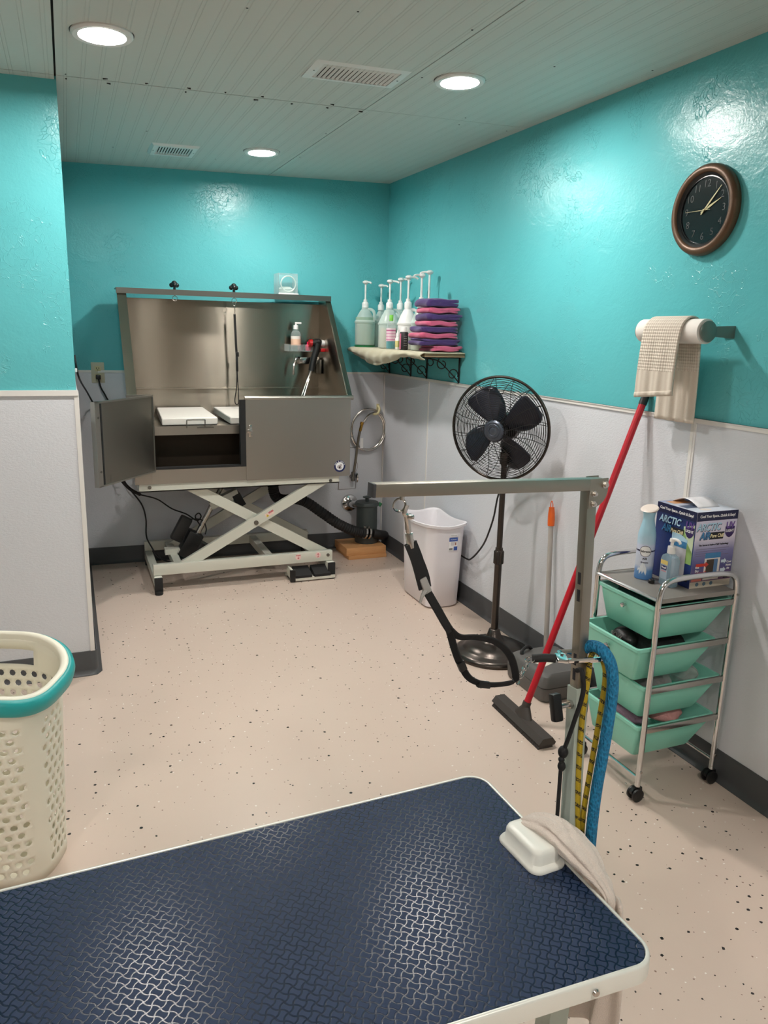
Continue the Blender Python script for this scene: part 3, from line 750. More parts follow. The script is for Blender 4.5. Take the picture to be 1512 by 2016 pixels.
# spray nozzle
sp = thing('spray_nozzle', (-.545, -.10, 1.16), 'black and red spray gun on a steel hose in the tub', 'sprayer')
MB().tube([(-.530, -.135, 1.425), (-.540, -.137, 1.38), (-.560, -.14, 1.32), (-.575, -.145, 1.25)], lambda t: .024 - .004 * t, 12).build('grip', 'black', sp)
MB().sphere((-.530, -.125, 1.430), .033, 1.1, .8, .8).cyl((-.575, -.13, 1.424), (-.52, -.13, 1.434), .022).build('gun_head', 'black', sp)
MB().cyl((-.588, -.13, 1.427), (-.568, -.13, 1.425), .022, .026).build('red_collar', 'redplastic', sp)
MB().box(-.512, -.480, -.150, -.12, 1.372, 1.394, bev=.006).build('red_trigger', 'redplastic', sp)
MB().cyl((-.505, -.13, 1.428), (-.472, -.13, 1.422), .021, .018).cyl((-.472, -.13, 1.420), (-.455, -.13, 1.412), .006).build('spray_tip', 'white', sp)
MB().tube([(-.577, -.145, 1.25), (-.590, -.147, 1.215), (-.605, -.15, 1.18)], .011, 10).build('coupling', 'chrome', sp)
MB().tube([(-.600, -.15, 1.20), (-.640, -.16, 1.10), (-.690, -.19, 1.00), (-.72, -.22, .96)], .0075, 10).tube([(-.592, -.155, 1.20), (-.622, -.17, 1.12), (-.655, -.19, 1.03), (-.68, -.22, .96)], .006, 8).build('hose', 'nickel', sp)
tp = thing('lever_tap', (-.60, -.05, 1.27), 'chrome lever tap under the caddy on the tub back', 'tap')
MB().box(-.635, -.500, -.075, YBK - .007, 1.290, 1.335, bev=.008).box(-.470, -.445 - .045, -.08, YBK - .007, 1.275, 1.318, bev=.006).build('tap_body', 'chrome', tp)
MB().tube([(-.640, -.085, 1.330), (-.665, -.10, 1.322), (-.682, -.11, 1.28), (-.688, -.115, 1.225)], lambda t: .010 - .003 * t, 10).build('lever', 'chrome', tp)
MB().box(-.505, -.492, -.10, -.02, 1.23, 1.32, bev=.004).build('hook_block', 'steel_dark', tp)

# ------------------------------------------------------------------ back wall fittings
ox, oz = -1.872, 1.222
oy = yb(ox) - FT
ou = thing('wall_outlet', (ox, oy, oz), 'almond wall outlet plate straddling the paint line left of the tub', 'outlet')
MB().box(ox - .038, ox + .038, oy - .006, oy + .002, oz - .062, oz + .062, bev=.002).build('cover_plate', 'almond', ou)
for dz in (.024, -.024):
    so_ = MB().box(ox - .017, ox + .017, oy - .0085, oy - .005, oz + dz - .015, oz + dz + .015, bev=.003).build('socket', 'ivory', ou)
    if dz > 0:
        for q in (rect(-.009, -.006, -.003, .008), rect(.005, .008, -.003, .008), circ(0, -.008, .003, 10)):
            flat(MB(), frame((ox, oy - .0086, oz + dz), (1, 0, 0), (0, 0, 1)), q).build('slot', 'text_dark', so_)
pc = thing('power_cord', (ox, oy - .02, .03), 'black power cord plugged into the almond outlet, running down to the tub motor', 'cord')
MB().box(ox - .014, ox + .014, oy - .040, oy - .009, oz - .040, oz - .012, bev=.005).build('plug', 'black', pc)
MB().tube([(ox, oy - .036, oz - .035), (ox + .012, oy - .04, oz - .09), (-1.835, .03, 1.08), (-1.80, .03, .98), (-1.79, .03, .72), (-1.775, .03, .62), (-1.74, .02, .52), (-1.66, .015, .40), (-1.635, .01, .30), (-1.64, -.02, .20), (-1.63, -.12, .165), (-1.59, -.30, .12), (-1.52, -.42, .118), (-1.47, -.40, .13)], .0048, 8).build('cable', 'black', pc)
cc = thing('coiled_cord', (-1.98, -.05, .60), 'black coiled cord coming round the end of the left wall behind the tub', 'cord')
pts = [(-2.004, -.62, 1.35), (-1.998, -.62, 1.28), (-1.985, -.50, 1.215), (-1.945, -.15, 1.12), (-1.915, -.02, 1.05)]
MB().tube(pts, .0052, 8).build('cable', 'black', cc)
co = []
for k in range(110):
    t = k / 109; base = V((-1.915, -.02, 1.05)).lerp(V((-1.80, -.10, .60)), t); a = k * .75
    co.append(base + V((cos(a) * .013, sin(a) * .013, 0)))
MB().tube(co, .0034, 6, sub=1).build('coil', 'black', cc)
MB().box(-2.009, -1.996, -.64, -.60, 1.262, 1.282, bev=.003).build('clip', 'white', cc)
hc = thing('handset_cord', (-1.70, -.2, .40), 'black ribbed cord hanging under the open tub door towards the motor', 'cord')
MB().tube([(-1.82, -.30, .70), (-1.79, -.28, .62), (-1.74, -.25, .55), (-1.68, -.22, .505)], .010, 10).build('ribbed_cable', 'rubber', hc)
MB().tube([(-1.68, -.22, .505), (-1.58, -.22, .470), (-1.50, -.26, .415), (-1.42, -.30, .385), (-1.36, -.32, .345), (-1.335, -.33, .37), (-1.35, -.34, .395), (-1.37, -.33, .37), (-1.345, -.36, .32)], .0042, 8).build('cable', 'black', hc)
MB().tube([(-1.43, -.35, .31), (-1.44, -.36, .35), (-1.39, -.36, .365), (-1.33, -.35, .35), (-1.31, -.36, .30), (-1.32, -.37, .265)], .004, 8).build('cable', 'black', hc)

# supply hose coiled on a wall hook
hk = thing('supply_hose', (-.15, -.02, .70), 'braided steel water hose coiled on a hook right of the tub', 'hose')
c0 = V((-.128, -.010, .845))
coil = []
for k in range(44):
    a = radians(62) - k / 43 * radians(360 * 1.62); r = .128 + .012 * (k / 43) - .010 * (sin(a * 1.0) * .0)
    coil.append(c0 + V((cos(a) * r * .93, -.012 - .014 * (k / 43), sin(a) * r * 1.06)))
MB().tube(coil, .0075, 8, sub=2).build('braided_hose', 'nickel', hk)
MB().tube([(-.075, -.036, .965), (-.13, -.040, .945), (-.165, -.045, .905), (-.183, -.05, .885)], .0075, 8).build('braided_hose', 'nickel', hk)
MB().cyl((-.183, -.05, .888), (-.196, -.05, .838), .010, n=12).cyl((-.180, -.05, .900), (-.186, -.05, .882), .012, n=6).build('brass_fitting', 'brass', hk)
MB().tube([(-.196, -.05, .84), (-.210, -.052, .77), (-.222, -.05, .66), (-.236, -.05, .55)], .009, 8).build('grey_pipe', P('grey_pipe', (116, 110, 98), .4, .6), hk)
MB().box(-.198, -.176, -.062, -.060, .72, .79).build('paper_tag', 'label_white', hk)
MB().tube([(-.052, -.012, 1.005), (-.05, -.035, .992), (-.062, -.05, .965), (-.085, -.05, .952), (-.10, -.03, .955)], .008, 8).box(-.062, -.04, -.012, -.0045, .975, 1.02, bev=.003).build('hook', 'ivory', hk)
wv = thing('water_valve', (-.236, .0, .49), 'brass and chrome shut-off valve on the wall beside the tub corner', 'valve')
vy = yb(-.236) - FT
MB().cyl((-.240, vy - .003, .515), (-.240, vy - .065, .515), .012).cyl((-.240, vy - .052, .49), (-.240, vy - .052, .552), .014).build('valve_body', 'steel_dark', wv)
MB().lathe([(0, 0), (.022, 0), (.024, .006), (.012, .014), (0, .014)], frame((-.218, vy - .055, .512), (0, 1, 0), (0, 0, 1)), 16, 1, 1.5).build('handle', 'chrome', wv)
ap = thing('access_panel', (-.235, .0, .43), 'white patch panel with a notched edge on the wall behind the valve', 'panel')
py = yb(-.23) - FT
pp = [(-.33, .425), (-.205, .425), (-.205, .545), (-.198, .556), (-.192, .575), (-.192, .598), (-.2, .618), (-.202, .628), (-.202, .715), (-.33, .715)]
MB().prism([(x, py - .004, z) for x, z in pp], (0, .004, 0)).build('panel', 'frp', ap)
MB().tube([(p[0], py - .003, p[1]) for p in pp], .0016, 5, True, 1).build('panel_seam', P('seam_brown', (96, 70, 56), .8), ap)  # brown line drawn along the panel outline

# hair strainer on two wood blocks, with the drain hose
SX, SY, SZ = -.178, -.165, .078
for z0, z1, x0, x1, y0, y1, lab in ((.0, .026, -.360, -.085, -.318, -.04, 'thin lower pine board under the grey strainer'), (.0265, .0775, -.372, -.085, -.305, -.05, 'thick pine block directly under the grey strainer')):
    o = MB().box(x0, x1, y0, y1, z0, z1, bev=.003).build('wood_block', 'wood'); tag(o, lab, 'block', 'pine blocks under the strainer')
st = thing('hair_strainer', (SX, SY, SZ), 'slate grey plastic strainer pot with knob lid standing on pine blocks', 'strainer')
T_ = Matrix.Translation((SX, SY, SZ))
MB().lathe([(0, 0), (.078, 0), (.080, .006), (.080, .055), (.072, .060), (.072, .255), (.076, .258), (.076, .262), (0, .262)], T_, 40).build('pot', 'strainer', st)
MB().lathe([(.078, .258), (.083, .262), (.083, .276), (.078, .284), (.0, .286)], T_, 40).box(SX + .074, SX + .096, SY - .015, SY + .012, SZ + .256, SZ + .272, bev=.004).build('lid', 'strainer', st)
MB().lathe([(0, .284), (.013, .286), (.013, .306), (.030, .314), (.030, .320), (.010, .326), (0, .326)], T_, 24).build('lid_knob', 'strainer', st)
MB().cyl((SX + .085, SY - .01, SZ + .25), (SX + .100, SY - .01, SZ + .272), .012, n=10).build('green_tab', 'green_tray', st)
MB().cyl((SX, SY, SZ + .055), (-.05, -.175, .118), .026).cyl((-.105, -.172, .125), (-.065, -.18, .118), .034).tube([(-.16, -.245, .155), (-.13, -.245, .148), (-.095, -.23, .135), (-.06, -.195, .122), (-.045, -.17, .115)], .031, 14).build('outlet_elbow', 'rubber', st)
MB().tube([(-.21, -.10, .335), (-.235, -.06, .325), (-.245, -.02, .322)], .027, 14).build('inlet_pipe', 'chrome', st)
fy = yb(-.245) - FT
fl = MB().lathe([(.027, .028), (.036, .020), (.056, .012), (.062, 0), (.027, 0)], frame((-.247, fy - .0006, .322), (1, 0, 0), (0, 0, 1)), 32)
tag(fl.build('drain_flange', 'chrome'), 'round chrome flange on the wall behind the grey strainer', 'flange')
dh = thing('drain_hose', (-.5, -.25, .14), 'thick black ribbed drain hose sloping from the tub to the strainer', 'hose')
path = smooth([(-.862, -.25, .62), (-.858, -.25, .50), (-.835, -.25, .445), (-.785, -.252, .428), (-.72, -.255, .432), (-.64, -.258, .405), (-.53, -.26, .325), (-.42, -.26, .245), (-.31, -.256, .188), (-.215, -.25, .160)], 18)
dl = MB(); dl.tube(path, lambda t: .034 + .0025 * sin(t * 2 * pi * 60), 14, sub=1); dl.build('ribbed_hose', 'rubber', dh)
for x, z in ((-.222, .162), (-.195, .158)):
    MB().cyl((x - .006, -.2505, z + .002), (x + .006, -.2495, z - .001), .040, n=24).box(x - .006, x + .006, -.258, -.242, z + .036, z + .052).build('hose_clamp', 'nickel', dh)

# ------------------------------------------------------------------ wall shelf with bottles and towels
SZT = 1.398
sh = thing('wall_shelf', (-.125, -.6, SZT), 'wooden wall shelf on scrolled wire brackets in the back corner', 'shelf')
MB().box(-.250, -.006, -1.185, -.022, SZT - .018, SZT, bev=.002).build('board', 'shelfwood', sh)
for by in (-.10, -.46, -.70, -1.128):
    b = MB(); z0, z1 = 1.232, SZT - .02
    b.box(-.012, -.006, by - .005, by + .005, z0, z1).box(-.235, -.006, by - .005, by + .005, z1 - .005, z1)
    b.tube([(-.010, by, z0 + .01), (-.06, by, z0 + .06), (-.14, by, z0 + .125), (-.225, by, z1 - .006)], .0032, 6)
    def curl(cx, cz_, r, a0, turns):
        return [(cx + r * (1 - .55 * k / 16) * cos(a0 + turns * 2 * pi * k / 16), by, cz_ + r * (1 - .55 * k / 16) * sin(a0 + turns * 2 * pi * k / 16)) for k in range(17)]
    b.tube(curl(-.048, z0 + .032 + .02, .034, -.4, 1.0), .003, 6, sub=2).tube(curl(-.115, z0 + .11, .034, 2.2, .9), .003, 6, sub=2).tube(curl(-.19, z1 - .03, .026, 2.6, -.9), .003, 6, sub=2)
    b.build('bracket', 'wire', sh)
# cream cloth over the shelf
def cloth(u, v):
    y = -.020 - u * 1.178
    s_ = v * .40
    drop = .026 + .050 * max(0, sin((u - .05) * 4.6)) * (1 if u < .82 else max(0, (1 - (u - .82) * 6))) + .003 * sin(u * 21)
    zt = SZT + .0042
    if s_ < .245: x, z = -.012 - s_, zt
    else:
        k = (s_ - .245) / .155; x = -.257 - .022 * sin(min(1, k * 1.1) * pi) + .003 * sin(u * 30 + k * 3) * k - .004 * sin(u * 55 + k * 5); z = zt - drop * k ** 1.15 * 1.25
    if u > .97 and s_ < .245: z -= (u - .97) * .12; 
    return V((x, y, z))
o = MB().grid(cloth, 90, 30).build('shelf_cloth', 'cream_cloth', mods=[('SOLIDIFY', dict(thickness=.005, offset=1))])
tag(o, 'cream terry cloth draped over the front edge of the wall shelf', 'cloth')

def jug(x, y, r, label, fill, fillmat, rot=0., tray=False, h=.232, name='pump_jug', pump=.0, tint='jug', pr=0.):
    z = SZT + .011 + (.010 if tray else 0)
    t = thing(name, (x, y, z), label, 'jug', 'pump jugs on the wall shelf')
    T_ = Matrix.Translation((x, y, z)) @ Matrix.Rotation(rot, 4, 'Z')
    prof = [(.0, 0), (.86, 0), (.97, .012), (1, .03), (1, .60), (1.06, .62), (1.06, .66), (.98, .68), (.90, .74), (.70, .86), (.42, .99), (.36, 1.0), (.34, 1.06)]
    MB().lathe([(a * r, b * h) for a, b in prof], T_, 28).build('jug_body', tint, t)
    if fill: MB().lathe([(0, .004), (.90 * r, .004), (.95 * r, .03 * h), (.95 * r, fill * h), (0, fill * h)], T_, 28).build('liquid', fillmat, t)
    # side handle
    MB().tube([T_ @ V(q) for q in ((-.30 * r, 0, h * 1.0), (-.72 * r, 0, h * .985), (-.98 * r, 0, h * .90), (-1.0 * r, 0, h * .74), (-.93 * r, 0, h * .66))], .0105, 8).build('handle', tint, t)
    zc = h * 1.03
    MB().lathe([(0, zc), (.022, zc), (.022, zc + .032), (.018, zc + .038), (.014, zc + .04), (.012, zc + .056), (0, zc + .056)], T_, 20).build('cap', 'white', t)
    zs = zc + .05
    T2 = T_ @ Matrix.Rotation(pr - rot, 4, 'Z')
    pm = MB().cyl(T2 @ V((0, 0, zs)), T2 @ V((0, 0, zs + .095 + pump)), .0062, n=10)
    top = zs + .09 + pump
    pm.lathe([(0, top), (.010, top), (.021, top + .010), (.020, top + .018), (.010, top + .024), (0, top + .025)], T2, 16)
    pm.tube([T2 @ V(q) for q in ((0, 0, top + .013), (.022, 0, top + .014), (.045, 0, top + .011), (.056, 0, top + .004))], .0058, 8)
    pm.build('pump', 'white', t)
    return t
jug(-.192, -.098, .066, 'gallon jug of pale green shampoo standing on a green tray at the shelf corner', .78, 'greenliquid', 2.4, True, pr=radians(-70), pump=.012)
o = MB().lathe([(0, 0), (.068, 0), (.070, .010), (.066, .0095), (0, .008)], Matrix.Translation((-.192, -.098, SZT + .0105)), 28).build('drip_tray', 'green_tray'); tag(o, 'round green plastic tray under the corner jug', 'tray')
jug(-.072, -.078, .052, 'slim white jug in the corner behind the pale green one', 0, None, 2.6, pr=radians(-60), tint='jug', pump=.006)
jug(-.170, -.470, .066, 'gallon jug with cream coloured conditioner in its lower half', .52, 'creamliquid', 2.9, pr=radians(-35), pump=.010)
jug(-.066, -.395, .056, 'jug against the wall behind the cream conditioner, pump nozzle to the right', .45, 'darkliquid', 2.4, pr=radians(-30), pump=.03)
jug(-.132, -.668, .060, 'opaque white jug with a broad ring handle near the pink labelled bottle', 0, None, 2.7, pr=radians(-15), tint='white', pump=.026)
jug(-.156, -.908, .054, 'translucent jug right beside the folded towels', .4, 'creamliquid', 2.9, pr=radians(190), pump=.022)
jug(-.058, -.800, .054, 'tall pump jug at the wall behind the folded towels, highest pump', 0, None, 2.4, pr=radians(150), pump=.05)
# small bottles at the front edge
def zt_(): return SZT + .011
bx, by = -.226, -.640
t = thing('shampoo_bottle', (bx, by, zt_()), 'tall clear bottle with lime cap, pink label and teal liquid at shelf front', 'bottle')
T_ = Matrix.Translation((bx, by, zt_()))
MB().lathe([(0, 0), (.027, 0), (.029, .006), (.029, .125), (.022, .150), (.011, .160), (.011, .168)], T_, 24, 1, .8).build('bottle_body', 'clear', t)
MB().lathe([(0, .002), (.0275, .002), (.0275, .046), (0, .046)], T_, 24, 1, .8).build('liquid', 'tealliquid', t)
MB().lathe([(.0295, .046), (.0297, .046), (.0297, .122), (.0295, .122)], T_, 24, 1, .8).build('label', m_pyrex_band('pink_text_label', [(0, (222, 186, 200)), (.052, (206, 120, 160)), (.058, (228, 200, 210)), (.070, (206, 130, 166)), (.074, (228, 200, 210)), (.088, (206, 130, 166)), (.092, (228, 200, 210)), (.104, (190, 90, 140)), (.112, (232, 214, 220))]), t)
MB().lathe([(0, .164), (.012, .164), (.012, .196), (.010, .199), (0, .199)], T_, 16).build('cap', 'green_cap', t)
bx, by = -.236, -.775
t = thing('dropper_bottle', (bx, by, zt_()), 'small white bottle with a ridged pointed cap beside the black one', 'bottle')
T_ = Matrix.Translation((bx, by, zt_()))
MB().lathe([(0, 0), (.016, 0), (.017, .004), (.017, .062), (.012, .070), (.010, .072)], T_, 20).build('bottle_body', m_pyrex_band('cream_label', [(0, (236, 232, 220)), (.014, (206, 196, 130)), (.05, (238, 236, 230))]), t)
MB().lathe([(0, .070), (.012, .070), (.012, .090), (.007, .098), (.006, .112), (0, .114)], T_, 16).build('cap', 'white', t)
bx, by = -.236, -.862
t = thing('black_label_bottle', (bx, by, zt_()), 'short bottle with black and pink wrap label in front of the towels', 'bottle')
T_ = Matrix.Translation((bx, by, zt_()))
MB().lathe([(0, 0), (.023, 0), (.025, .005), (.025, .094), (.021, .102), (.016, .104)], T_, 24).build('bottle_body', 'label_black', t)
MB().lathe([(0, .102), (.017, .102), (.017, .124), (.015, .127), (0, .127)], T_, 20).lathe([(.0175, .1015), (.0225, .1015), (.0225, .105), (.0175, .105)], T_, 20).build('cap', 'white', t)
mm = MB()
for a in range(9):
    a0 = radians(150 + a * 6); mm.faces([T_ @ V((.0253 * cos(a0), .0253 * sin(a0), .004)), T_ @ V((.0253 * cos(a0 + .11), .0253 * sin(a0 + .11), .004)), T_ @ V((.0253 * cos(a0 + .11), .0253 * sin(a0 + .11), .092)), T_ @ V((.0253 * cos(a0), .0253 * sin(a0), .092))], [(0, 1, 2, 3)])
mm.build('pink_stripe', 'pink', t)
for k in range(5):
    mm = MB()
    for a in range(5):
        a0 = radians(246 + a * 9); z = .024 + k * .013
        mm.faces([T_ @ V((.0254 * cos(a0), .0254 * sin(a0), z)), T_ @ V((.0254 * cos(a0 + .13), .0254 * sin(a0 + .13), z)), T_ @ V((.0254 * cos(a0 + .13), .0254 * sin(a0 + .13), z + .003)), T_ @ V((.0254 * cos(a0), .0254 * sin(a0), z + .003))], [(0, 1, 2, 3)])
    mm.build('print_line', P('grey_print%d' % k, (150, 146, 146), .6), t)

# stack of folded towels: folds to the room, cut ends to the viewer
def folded(x0, x1, y0, y1, z0, h, mat, label, seed, layers=2, droop=0.):
    """strip folded back and forth in the xz plane, extruded along y with soft wobble"""
    r = random.Random(seed); th = h / layers; path = []
    for k in range(layers):
        z = z0 + th * (k + .5)
        xa, xb = x0 + r.uniform(0, .012) + th * .5, x1 - r.uniform(0, .02) - th * .5
        seq = [(xb + (xa - xb) * i / 7, z + .002 * sin(i * 1.3 + seed + k)) for i in range(8)]
        if k % 2: seq = seq[::-1]
        path += seq
    pts = smooth([V((p[0], 0, p[1])) for p in path], 3)
    # outline of the strip
    def side(sg):
        out = []
        for i, p in enumerate(pts):
            a = pts[max(0, i - 1)]; b = pts[min(len(pts) - 1, i + 1)]; d = (b - a).normalized(); nrm = V((-d.z, 0, d.x))
            out.append(p + nrm * sg * th * .43)
        return out
    loop = side(1) + side(-1)[::-1]
    ny = 9; L = []
    for j in range(ny):
        v = j / (ny - 1); y = y0 + (y1 - y0) * v; e = .90 if j in (0, ny - 1) else 1.
        zc_ = z0 + h / 2
        L.append([V((p.x + .005 * sin(seed * 2 + v * 7 + p.z * 60) - droop * .0, y + .0025 * sin(p.x * 40 + seed + p.z * 90), zc_ + (p.z - zc_) * e + .0020 * sin(p.x * 38 + v * 4 + seed) * (1 if h > .02 else .5))) for p in loop])
    o = MB().loft(L).build('folded_towel', mat, angle=70, mods=[('SUBSURF', dict(levels=1, render_levels=1))])
    return tag(o, label, 'towel', 'folded towels stacked on the wall shelf')
tz = SZT + .012
stk = [('pink', .030, -.205, -.012, 'pink towel at the very bottom of the stack, crumpled towards the viewer'),
       ('purple', .036, -.272, -.020, 'purple towel second from the bottom, rolled edge showing'),
       ('pink', .030, -.268, -.030, 'pink towel third from the bottom of the stack'),
       ('purple', .034, -.262, -.024, 'purple towel fourth from the bottom of the stack'),
       ('pink', .030, -.240, -.030, 'pink towel in the middle, between two purple ones'),
       ('purple', .036, -.245, -.010, 'purple towel under the top pink one, third from the top'),
       ('pink', .032, -.232, -.026, 'pink towel second from the top of the stack'),
       ('purple', .046, -.245, -.022, 'purple towel lying on top of the stack')]
for i, (c_, h, xa, xb, lab) in enumerate(stk):
    folded(xa, xb, -1.178 - (.012 if i == 0 else 0), -.985, tz, h, c_, lab, i * 1.7 + 1, 2 if i not in (1, 0) else 3); tz += h + .0008

# ------------------------------------------------------------------ fan
FX, FY = -.214, -2.015
fan = thing('pedestal_fan', (FX, FY, 0), 'dark bronze pedestal fan with round wire cage by the right wall', 'fan')
T_ = Matrix.Translation((FX, FY, 0))
MB().lathe([(0, .0), (.186, 0), (.190, .006), (.188, .016), (.172, .028), (.150, .033), (.142, .040), (.128, .052), (.100, .062), (.075, .066), (.055, .072), (.046, .084), (.034, .100), (.026, .128), (.021, .132), (0, .132)], T_, 64).build('base', 'bronze', fan, angle=50)
MB().cyl((FX, FY, .125), (FX, FY, .50), .0175, n=24).build('lower_pole', 'bronze', fan)
cm = MB()
prof = []
n = 36
cm.loft([[V((FX + (rr if k % 2 else rr * .90) * cos(2 * pi * k / n), FY + (rr if k % 2 else rr * .90) * sin(2 * pi * k / n), z)) for k in range(n)] for z, rr in ((.455, .020), (.458, .024), (.515, .024), (.522, .019))])
cm.cyl((FX, FY, .520), (FX, FY, .533), .018)
cm.build('height_collar', 'bronze', fan)
MB().cyl((FX, FY, .52), (FX, FY, .985), .0135, n=20).build('upper_pole', 'bronze', fan)
FN = V((-.807, -.591, -.042)).normalized()            # the way the fan blows
HC = V((-.241, -2.003, 1.090))                        # centre of the cage
FU = V((0, 0, 1)); FU = (FU - FN * FU.dot(FN)).normalized(); FR = FU.cross(FN)
FM = Matrix(((FR.x, FU.x, FN.x, HC.x), (FR.y, FU.y, FN.y, HC.y), (FR.z, FU.z, FN.z, HC.z), (0, 0, 0, 1)))
R_F = .234
def cage(front):
    m_ = MB(); s_ = 1 if front else -1; dep = .062 if front else .058
    def zz(r): return s_ * dep * (1 - (r / R_F) ** 3.2) + s_ * .006
    k = 0; r = .052 if front else .07
    while r < R_F - .004:
        c0 = FM @ V((0, 0, zz(r))); m_.ring(c0, r, .0012, FN, 56, 5); r += .0082 if front else .0125
    for j in range(16):
        a = 2 * pi * j / 16
        m_.tube([FM @ V((rr * cos(a + tw), rr * sin(a + tw), zz(rr) + s_ * .0016)) for rr, tw in ((.04, 0), (.09, .16), (.15, .24), (.20, .20), (R_F, .14))], .0015, 5, sub=4)
    return m_
cage(True).build('front_grille', 'wire', fan); cage(False).build('rear_grille', 'wire', fan)
MB().ring(HC, R_F, .0065, FN, 72, 10).build('cage_rim', 'bronze', fan)
MB().lathe([(0, .076), (.014, .077), (.018, .075), (.020, .078), (.030, .078), (.032, .075), (.040, .075), (.047, .070), (.051, .062), (.045, .058), (0, .058)], FM, 40).build('hub_badge', 'hubmetal', fan)
MB().lathe([(0, -.150), (.030, -.148), (.056, -.130), (.064, -.09), (.060, -.062), (.040, -.058), (0, -.058)], FM, 32).build('motor', 'bronze', fan)
MB().bar(FM @ V((0, -.03, -.10)), V((FX, FY, .965)), .03, .04).cyl((FX, FY, .93), (FX, FY, .985), .022).build('tilt_neck', 'bronze', fan)
MB().cyl(FM @ V((0, 0, -.06)), FM @ V((0, 0, .035)), .007).cyl(FM @ V((0, 0, -.02)), FM @ V((0, 0, .025)), .034, n=24).build('shaft_hub', 'black', fan)
def blade(a0):
    m_ = MB()
    def f(u, v):
        r = .030 + u * .172; half = (.30 + .28 * sin(min(1, u * 1.15) * pi * .62)) * (1 if u < .93 else 1 - (u - .93) * 4)
        a = a0 + (v - .5) * 2 * half * (.030 + .13) / (r + .05) + .25 * u
        z = -.012 + (v - .5) * (.062 - .015 * u) + .010 * sin(v * pi)
        return FM @ V((r * cos(a), r * sin(a), z))
    return m_.grid(f, 12, 10)
for k in range(4):
    blade(radians(112 + 90 * k)).build('blade', 'blade', fan, mods=[('SOLIDIFY', dict(thickness=.0025))])
fc = MB().tube([(-.150, -1.95, 1.00), (-.10, -1.88, .93), (-.065, -1.77, .80), (-.055, -1.705, .70), (-.05, -1.665, .58), (-.05, -1.60, .45), (-.045, -1.52, .365), (-.035, -1.43, .30), (-.024, -1.36, .275), (-.020, -1.22, .28), (-.012, -1.10, .32)], .0050, 8)
tag(fc.build('fan_cord', 'black'), 'black cord looping from the pedestal fan to behind the white bin', 'cord')

# ------------------------------------------------------------------ white bin
bn = thing('waste_bin', (-.16, -1.18, 0), 'tall white rectangular wastebasket with wavy rim beside the fan', 'bin')
def binloop(t, inner=0, wav=0., z=None):
    hx_ = .100 + .016 * t - inner; hy_ = .178 + .028 * t - inner; r = .045 + .01 * t
    pts = []
    for (x, y) in rrect(-hx_, hx_, -hy_, hy_, r, 7): pts.append((x, y))
    # denser sides
    out = []; 
    for i in range(len(pts)):
        a, b = pts[i], pts[(i + 1) % len(pts)]; L = hypot(b[0] - a[0], b[1] - a[1]); m_ = max(1, int(L / .03))
        for k in range(m_): out.append((a[0] + (b[0] - a[0]) * k / m_, a[1] + (b[1] - a[1]) * k / m_))
    zz = (t * .49 if z is None else z)
    res = []
    for x, y in out:
        dip = wav * (cos(x / hx_ * pi * .5) ** 2 * (abs(y) > hy_ * .6) + 1.2 * cos(y / hy_ * pi * .5) ** 2 * (abs(x) > hx_ * .6))
        bow = 1 + .0
        res.append(V((-.16 + x * bow, -1.18 + y * bow, zz - dip)))
    return res
N0 = len(binloop(0)); 
def same(L):  # resample to the same count
    n = N0; tot = [0]
    for i in range(len(L)): tot.append(tot[-1] + (L[(i + 1) % len(L)] - L[i]).length)
    out = []; j = 0
    for k in range(n):
        d = tot[-1] * k / n
        while tot[j + 1] < d: j += 1
        f_ = (d - tot[j]) / max(1e-9, tot[j + 1] - tot[j]); out.append(L[j].lerp(L[(j + 1) % len(L)], f_))
    return out
m_ = MB()
m_.loft([same(binloop(.0, .012, 0, .0)), same(binloop(0, 0, 0, .012)), same(binloop(.5)), same(binloop(.96, 0, .012)), same(binloop(.975, -.010, .013)), same(binloop(1, -.011, .014, .492)), same(binloop(1, -.004, .014, .494)), same(binloop(.98, .004, .013)), same(binloop(.5, .004)), same(binloop(.02, .006))])
m_.build('bin_body', 'bin', bn, angle=45)
LM = frame((-.128, -1.3835, .380), (1, .0, 0), (0, -.057, 1))
lb = flat(MB(), LM, rect(-.026, .026, -.040, .034)).build('sticker', 'label_white', bn)
up_ = Matrix.Translation((0, -.0006, 0)); up2 = Matrix.Translation((0, -.0011, 0))
flat(MB(), up_ @ LM, rect(-.026, .026, .012, .034)).build('blue_band', P('sticker_blue', (58, 88, 160), .5), lb)
flat(MB(), up_ @ LM, rect(.004, .026, -.040, -.018)).build('blue_corner', P('sticker_blue2', (58, 88, 160), .5), lb)
flat(MB(), up_ @ LM, [(-.012, -.012), (.006, -.012), (.010, .009), (-.016, .009)]).build('bin_picture', P('sticker_grey', (206, 204, 206), .5), lb)
flat(MB(), up2 @ LM, rect(.010, .018, -.010, .006)).build('person_picture', P('sticker_brown', (160, 110, 96), .5), lb)
bc = MB()
for k in range(8): flat(bc, up_ @ LM, rect(-.023 + k * .0026, -.0215 + k * .0026, -.037, -.026))
bc.build('bar_code', 'text_dark', lb)
text('Wastebasket', .0068, up2 @ LM @ Matrix.Translation((0, .023, 0)), 'text_white', lb)
l2 = flat(MB(), LM, rect(-.022, .022, .040, .052)).build('small_sticker', 'label_white', bn)
text('Rubbermaid', .0075, up_ @ LM @ Matrix.Translation((0, .046, 0)), 'text_dark', l2)

